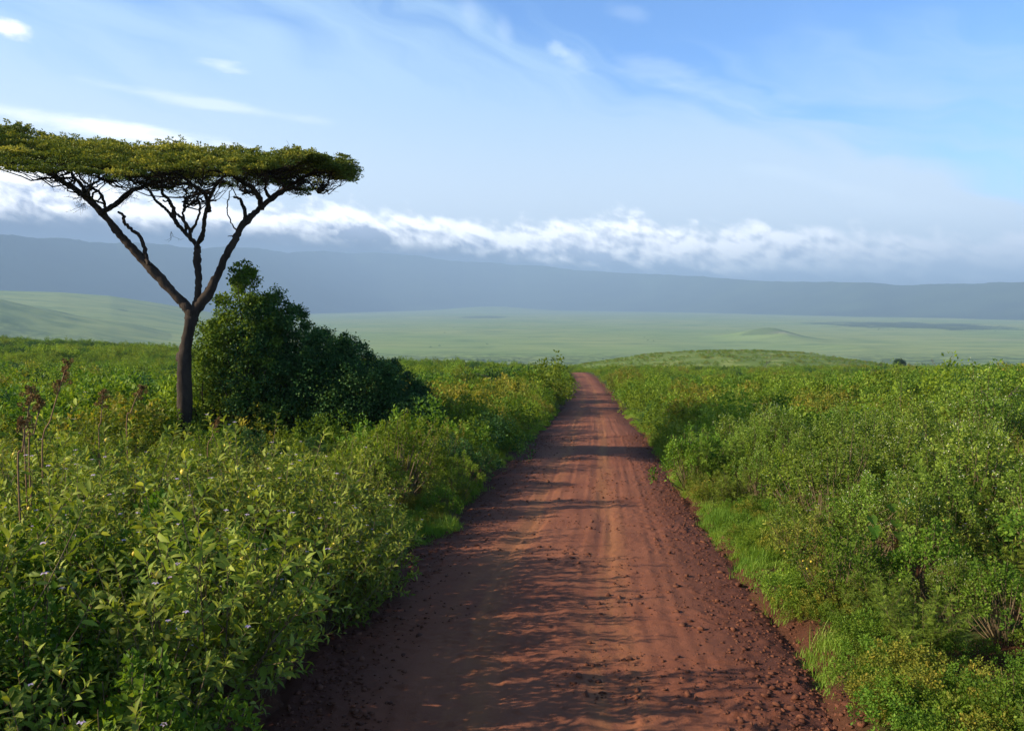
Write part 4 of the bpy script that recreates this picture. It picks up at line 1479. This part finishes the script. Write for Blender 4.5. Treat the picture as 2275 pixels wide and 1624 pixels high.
# ------------------------------------------------------------------ leafy masses beside the tree
def leafy_mass(name, label, cat, prof, bottom_px, Yc, half, n_clump, leaf, mat, seed, airy=None, per=230, rr=(.28, .60), shell=.55, wood=True):
    rg = np.random.default_rng(seed)
    pw = np.array([at(x, y, Yc) for x, y in prof])
    x0, x1 = pw[0, 0], pw[-1, 0]
    cx = (x0 + x1) / 2
    g0 = gz(cx, Yc)
    root = empty(name, (cx, Yc, g0))
    tag(root, label, cat)
    off = np.array([cx, Yc, g0])
    P, D, Nn, L, R, C = [], [], [], [], [], []
    z0 = lambda f, d: f * 4 + d * 1.5
    while len(C) < n_clump:
        X = rg.uniform(x0, x1)
        zt = np.interp(X, pw[:, 0], pw[:, 2])
        gr = near_z(np.array([X]), np.array([Yc]))[0]
        f = rg.random() ** .75
        d = rg.uniform(-1, 1)
        if max(f, abs(d)) < shell: continue
        if vnoise(X * 1.7 + seed, np.float64(z0(f, d)), 3) > .22 and f > .5: continue
        w = half * math.sqrt(max(0, 1 - (max(f, .25) - .25) ** 2 * 1.25)) * min(1, (zt - gr) / 2.5 + .3)
        r = rg.uniform(*rr) * (1 if f < .8 else .65)
        z = gr + (zt - gr - r * .5) * f
        n = per
        if airy and airy[0] < X < airy[1] and z > airy[2]:
            r *= .5; n = int(per * .28)
        C.append((X, Yc + d * w, z, r, n))
    if airy:
        for i in range(30):
            X = rg.uniform(airy[3], airy[4]); zt = np.interp(X, pw[:, 0], pw[:, 2])
            z = zt - .1 - rg.random() * 1.6
            C.append((X, Yc + rg.normal(0, .22), z, rg.uniform(.10, .22), 70))
    for X, Yy, z, r, n in C:
        v = unit(rg.normal(0, 1, (n, 3)) + np.array([0, 0, .25]))
        rad = r * (rg.uniform(.35, 1.05, n) + .35 * (rg.random(n) < .12))[:, None] * np.array([1, 1, .8]) * rg.uniform(.7, 1.25, 3)
        rad = rad * (1 + .45 * np.sin(v[:, :1] * 5 + X * 9) * np.sin(v[:, 2:] * 6 + z * 7))
        p = np.array([X, Yy, z]) + v * rad
        P.append(p); D.append(unit(v * .8 + rg.normal(0, .6, (n, 3)) + np.array([0, 0, -.1])))
        Nn.append(unit(np.array([0, 0, .8]) + v * .6 + rg.normal(0, .35, (n, 3))))
        L.append(leaf * rg.uniform(.65, 1.2, n)); R.append(np.clip(rg.uniform(.1, .8) + rg.normal(0, .15, n), 0, 1))
    P = np.vstack(P)
    Lc = np.concatenate(L)
    obj('foliage', leaf_mesh('foliage', LEAF_ROUND, P - off, np.vstack(D), np.vstack(Nn), Lc, Lc * .72, np.concatenate(R), mat), root)
    if wood:
        tb = Tubes()
        for i in range(60):
            X, Yy, z, r, n = C[rg.integers(len(C))]
            b = np.array([cx + (X - cx) * .45, Yc + (Yy - Yc) * .3, near_z(np.array([X]), np.array([Yc]))[0] - .1])
            e = np.array([X, Yy, z]); m = (b + e) / 2 + np.array([rg.normal(0, .2), rg.normal(0, .2), .2])
            tb.tube(spline(np.array([b, m, e]), 4) - off, np.linspace(.04, .008, 9), 5)
        obj('stems', tb.mesh('stems', M_BARK), root)
    return root


def z2(pts):
    return [((600 + x * .4926) / 3.6416, (850 + y * .4926) / 3.6416) for x, y in pts]


def build_masses():
    leafy_mass('leafy_tree', 'slender light green leafy tree right behind the umbrella tree trunk', 'tree',
               z2([(205, 900), (240, 740), (300, 660), (380, 640), (400, 560), (425, 420), (480, 400), (492, 200), (590, 178), (640, 220), (675, 370), (690, 480), (760, 420), (830, 560), (880, 800)]),
               423, 26.6, 1.25, 330, .085, M_TREELEAF, 3, airy=(at(315, 0, 26.6)[0] - 9, at(270, 0, 26.6)[0], at(0, 270, 26.6)[2], at(232, 0, 26.6)[0], at(256, 0, 26.6)[0]), per=120, rr=(.20, .44), shell=.3)
    leafy_mass('dense_dark_bush', 'huge dense dark green bush sloping down towards the road', 'bush',
               z2([(600, 760), (680, 520), (720, 420), (790, 405), (830, 485), (920, 510), (980, 520), (960, 600), (1040, 680), (1180, 705), (1290, 740), (1380, 770), (1440, 735), (1440, 810), (1530, 890), (1590, 940), (1700, 915), (1740, 1000), (1850, 1090), (1960, 1200), (2060, 1290)]),
               423, 27.2, 1.9, 620, .075, M_DARKLEAF, 4, per=230, shell=.45)


def add_fixed(kind, px, py_top, Y, sz, label, group=None, name=None, var=0, s=None, cat='shrub'):
    p = at(px, py_top, Y)
    g = gz(p[0], Y)
    h = p[2] - g
    s = s or h / KINDS[kind]['height'] / 1.02
    e = add_shrub(kind, p[0], Y, s, sz, label, group, var, name)
    e['category'] = cat
    return e


def build_stalks():
    """dry brown seed stalks that stand above the left thicket"""
    spec = [([(562, 262), (520, 400), (470, 560), (420, 740), (350, 1000)], .48, 10.5, 'tall leaning dry flower stalk with a long rusty brown seed head'),
            ([(262, 495), (240, 620), (225, 800), (205, 960)], .45, 9.6, 'upright dry stalk with a bushy rusty seed head left of the tall leaning stalk'),
            ([(335, 570), (315, 700), (280, 860), (240, 980)], .35, 9.8, 'short dry stalk between two larger rusty seed heads'),
            ([(850, 505), (845, 620), (835, 760), (820, 900)], .40, 12.5, 'thin dry stalk with a narrow rusty seed head before the umbrella tree'),
            ([(1190, 470), (1130, 560), (1085, 680), (1050, 800)], .38, 12.8, 'slanting dry stalk with a faint rusty seed head beside the trunk'),
            ([(190, 740), (200, 860), (185, 1000), (150, 1150)], .42, 8.4, 'low dry stalk with a dull brown seed head under the bushy rusty one'),
            ([(1805, 745), (1780, 830), (1750, 900), (1720, 1000)], .40, 15.5, 'small dry stalk with a rusty head below the leafy tree')]
    for k, (pts, frac, Y, lab) in enumerate(spec):
        rg = np.random.default_rng(60 + k)
        P = np.array([at(x * .1207, 329.5 + y * .1207, Y) for x, y in pts])
        base = P[-1].copy(); base[2] = gz(base[0], Y) - .05
        P = spline(np.vstack([P, base]), 6)
        off = base.copy()
        e = empty('dried_flower_stalk', tuple(off))
        tag(e, lab, 'dry plant', 'dry rusty flower stalks in the left thicket')
        tb = Tubes(); tb.tube(P - off, np.linspace(.006, .011, len(P)), 5)
        n = int(len(P) * frac * .75)
        C = []
        for q in range(n):
            b = P[q]
            for w in range(2 if q else 3):
                t = b + np.array([rg.normal(0, .038), rg.normal(0, .038), rg.uniform(-.02, .06)]) * (.6 + q / n)
                tb.tube(np.array([b - np.array([0, 0, .05]), t]) - off, [.004, .003], 3)
                C.append(t - off)
        obj('stem', tb.mesh('stem', M_TWIG_RED), e)
        C = np.array(C)
        # each seed head is a rough burr of small bracts
        m = 55
        PP = np.repeat(C, m, 0); v = unit(rg.normal(0, 1, (len(PP), 3)))
        L = rg.uniform(.014, .030, len(PP))
        obj('seed_head', leaf_mesh('seed_head', LEAF_SMALL, PP + v * .012, v, unit(rg.normal(0, 1, v.shape)), L, L * .55, rg.random(len(PP)), M_RUST), e)


def build_heart_plant():
    rg = np.random.default_rng(91)
    Y = 10.2
    pts = [(1400, 150, .15), (1190, 290, .11), (1435, 310, .10), (1060, 400, .11), (1115, 365, .09), (1120, 480, .13), (1230, 262, .10), (1300, 300, .09), (1345, 330, .10), (1275, 345, .08), (1085, 345, .08), (1180, 330, .1), (1360, 200, .11), (1330, 260, .10)]
    W3 = [at((2400 + x * .5922) / 3.6416, (1700 + y * .5922) / 3.6416, Y) for x, y, s in pts]
    cx = np.mean([w[0] for w in W3]); g0 = gz(cx, Y)
    root = empty('heart_leaved_climber', (cx, Y, g0))
    tag(root, 'climbing plant with big glossy heart shaped leaves in the right thicket', 'plant')
    off = np.array([cx, Y, g0])
    # heart outline
    th = np.linspace(0, 2 * pi, 22, endpoint=False)
    hx = .8 * np.sin(th) ** 3; hy = (13 * np.cos(th) - 5 * np.cos(2 * th) - 2 * np.cos(3 * th) - np.cos(4 * th)) / 16
    out = np.stack([-(hy - .3), hx], -1) * .6
    tb = Tubes()
    for (x, y, s), w in zip(pts, W3):
        c = w + np.array([0, -.55 + rg.normal(0, .12), 0])
        ang = rg.uniform(-.7, .7) - pi / 2
        d = unit(np.array([cos(ang) * .7, sin(ang) * .7, -.75])); sd = unit(np.cross([0, 0, 1.], d)); up = np.cross(d, sd)
        ring = c + (out[:, :1] * d + out[:, 1:] * sd * 1.1) * s * 1.5 + (np.abs(out[:, 1:]) * .35 - .1) * up * s
        mid = c + up * s * -.12
        V = np.vstack([ring, mid]) - off
        Fa = np.array([(i, (i + 1) % 22, 22) for i in range(22)])
        me = new_mesh('leaf', V, [Fa], M_HEART, True, {'rnd': np.full(23, rg.random())})
        obj('leaf', me, root)
        tb.tube(spline(np.array([off + np.array([rg.normal(0, .25), rg.normal(0, .2), 0]), (off + c) / 2 + rg.normal(0, .1, 3) + np.array([0, .1, .2]), c]), 4) - off, np.linspace(.007, .003, 9), 4)
    obj('stems', tb.mesh('stems', M_TWIG), root)


def snag(px, py_top, py_bot, Y, label, seed, name='bare_snag', spread=.6, cat='dead tree', leafy=0, group=None, thick=1.0):
    rg = np.random.default_rng(seed)
    t = at(px, py_top, Y); g = gz(t[0], Y)
    h = t[2] - g
    root = empty(name, (t[0], Y, g)); tag(root, label, cat, group)
    tb = Tubes(); tips = []

    def grow(b, d, L, r, lev):
        n = 5; P = [b]
        for q in range(n):
            d = unit(d + rg.normal(0, .2, 3)); P.append(P[-1] + d * L / n)
        tb.tube(np.array(P), np.linspace(r, r * .5, n + 1), 5)
        tips.append(P[-1])
        if lev > 0:
            for q in range(3):
                grow(P[rg.integers(2, 6)], unit(d + rg.normal(0, spread, 3) + np.array([0, 0, .15])), L * .5, r * .5, lev - 1)
    grow(np.array([0, 0, -.1]), np.array([rg.normal(0, .1), 0, 1.]), h * .8, h * .018 * thick + .01, 2)
    obj('trunk', tb.mesh('trunk', M_DEAD), root)
    if leafy:
        C = np.array(tips); n = leafy
        PP = np.repeat(C, n, 0) + rg.normal(0, h * .055, (len(C) * n, 3))
        L = np.full(len(PP), h * .055)
        v = unit(rg.normal(0, 1, PP.shape))
        obj('crown', leaf_mesh('crown', LEAF_SMALL, PP, v, unit(rg.normal(0, .5, PP.shape) + np.array([0, 0, 1])), L, L * .7, rg.random(len(PP)) * .5, M_DARKLEAF), root)
    return root


def build_far_things():
    # lone round tree whose head shows above the right crest
    rg = np.random.default_rng(44)
    Y = 335.0
    t = at(899.5, 358.3, Y); g = gz(t[0], Y); h = t[2] - g
    root = empty('round_tree', (t[0], Y, g)); tag(root, 'lone dark round headed tree just beyond the right crest', 'tree')
    tb = Tubes(); tb.tube(np.array([(0, 0, -.2), (.1, 0, h * .4), (0, .1, h * .75)]), [.35, .28, .15], 8); obj('trunk', tb.mesh('trunk', M_DEAD), root)
    n = 9000; v = unit(rg.normal(0, 1, (n, 3))); rad = np.array([2.6, 2.4, 2.1]) * rg.uniform(.55, 1.0, n)[:, None]
    P = v * rad * (1 + .18 * np.sin(v[:, :1] * 7) * np.cos(v[:, 1:2] * 6)) + np.array([0, 0, h - 2.0])
    L = rg.uniform(.18, .3, n)
    obj('crown', leaf_mesh('crown', LEAF_SMALL, P, unit(rg.normal(0, 1, P.shape)), v, L, L * .7, rg.random(n) * .6, M_DARKLEAF), root)
    labs = ['low spreading snag on the right crest left of the round tree', 'small leaning snag on the crest just right of the round tree', 'low dark snag second to the right of the round tree',
            'forked bare snag third to the right of the round tree', 'crooked bare snag fourth to the right of the round tree']
    for i, (px, pt) in enumerate([(883, 360.5), (912, 359.5), (925, 361), (939, 358.5), (952, 357)]):
        snag(px, pt, 364, 205, labs[i], 300 + i, group='bare snags on the right crest', leafy=12 if i in (0, 2) else 0, thick=1.6)
    snag(763, 355.5, 367, 190, 'thin bare pole like dead tree standing before the low knoll', 320, name='dead_sapling', spread=.25, thick=.9)
    snag(1004, 371.5, 380, 24, 'dark twiggy dead branch poking out of the right thicket', 321, name='dead_branch', spread=.9, thick=.6)
    snag(487, 367, 372, 62, 'dark bare broken branch above the scrub left of the road', 322, name='dead_branch', spread=.8, thick=1.0)
    # plants that stand out of the scrub
    add_fixed('mid', 468, 357.5, 62, .8, 'tall light green sapling sticking up above the scrub left of the road', 'saplings above the scrub', 'sapling', 0)
    add_fixed('dark', 520, 361.5, 112, .8, 'dark round bush on the crest left of the road', 'dark bushes along the left crest', 'dark_green_bush', 0)
    add_fixed('dark', 531, 361, 118, .8, 'widest dark bush on the crest just left of the road', 'dark bushes along the left crest', 'dark_green_bush', 1)
    add_fixed('dark', 548, 363, 125, .8, 'low dark bush nearest the road on the left crest', 'dark bushes along the left crest', 'dark_green_bush', 0)
    add_fixed('dark', 713, 384, 55, .9, 'dark round bush in the middle of the right thicket', 'dark bushes in the right scrub', 'dark_green_bush', 0)
    add_fixed('dark', 726, 389, 52, .8, 'smaller dark bush in front of the dark round one right of the road', 'dark bushes in the right scrub', 'dark_green_bush', 1)
    add_fixed('bud', 905, 392, 22, 1.0, 'tall pale green bush rising over the right thicket', 'tall bushes in the right thicket', 'tall_bush', 1)
    add_fixed('bud', 985, 377, 21, 1.0, 'tallest pale green bush near the right edge of the thicket', 'tall bushes in the right thicket', 'tall_bush', 2)
    add_fixed('bright', 694, 428, 19.5, 1.0, 'rounded shady green bush bulging over the right verge', None, 'verge_bush', 0)


build_acacia()
build_masses()
build_stalks()
build_heart_plant()
build_far_things()
order_labels()
build_haze(rim_top)
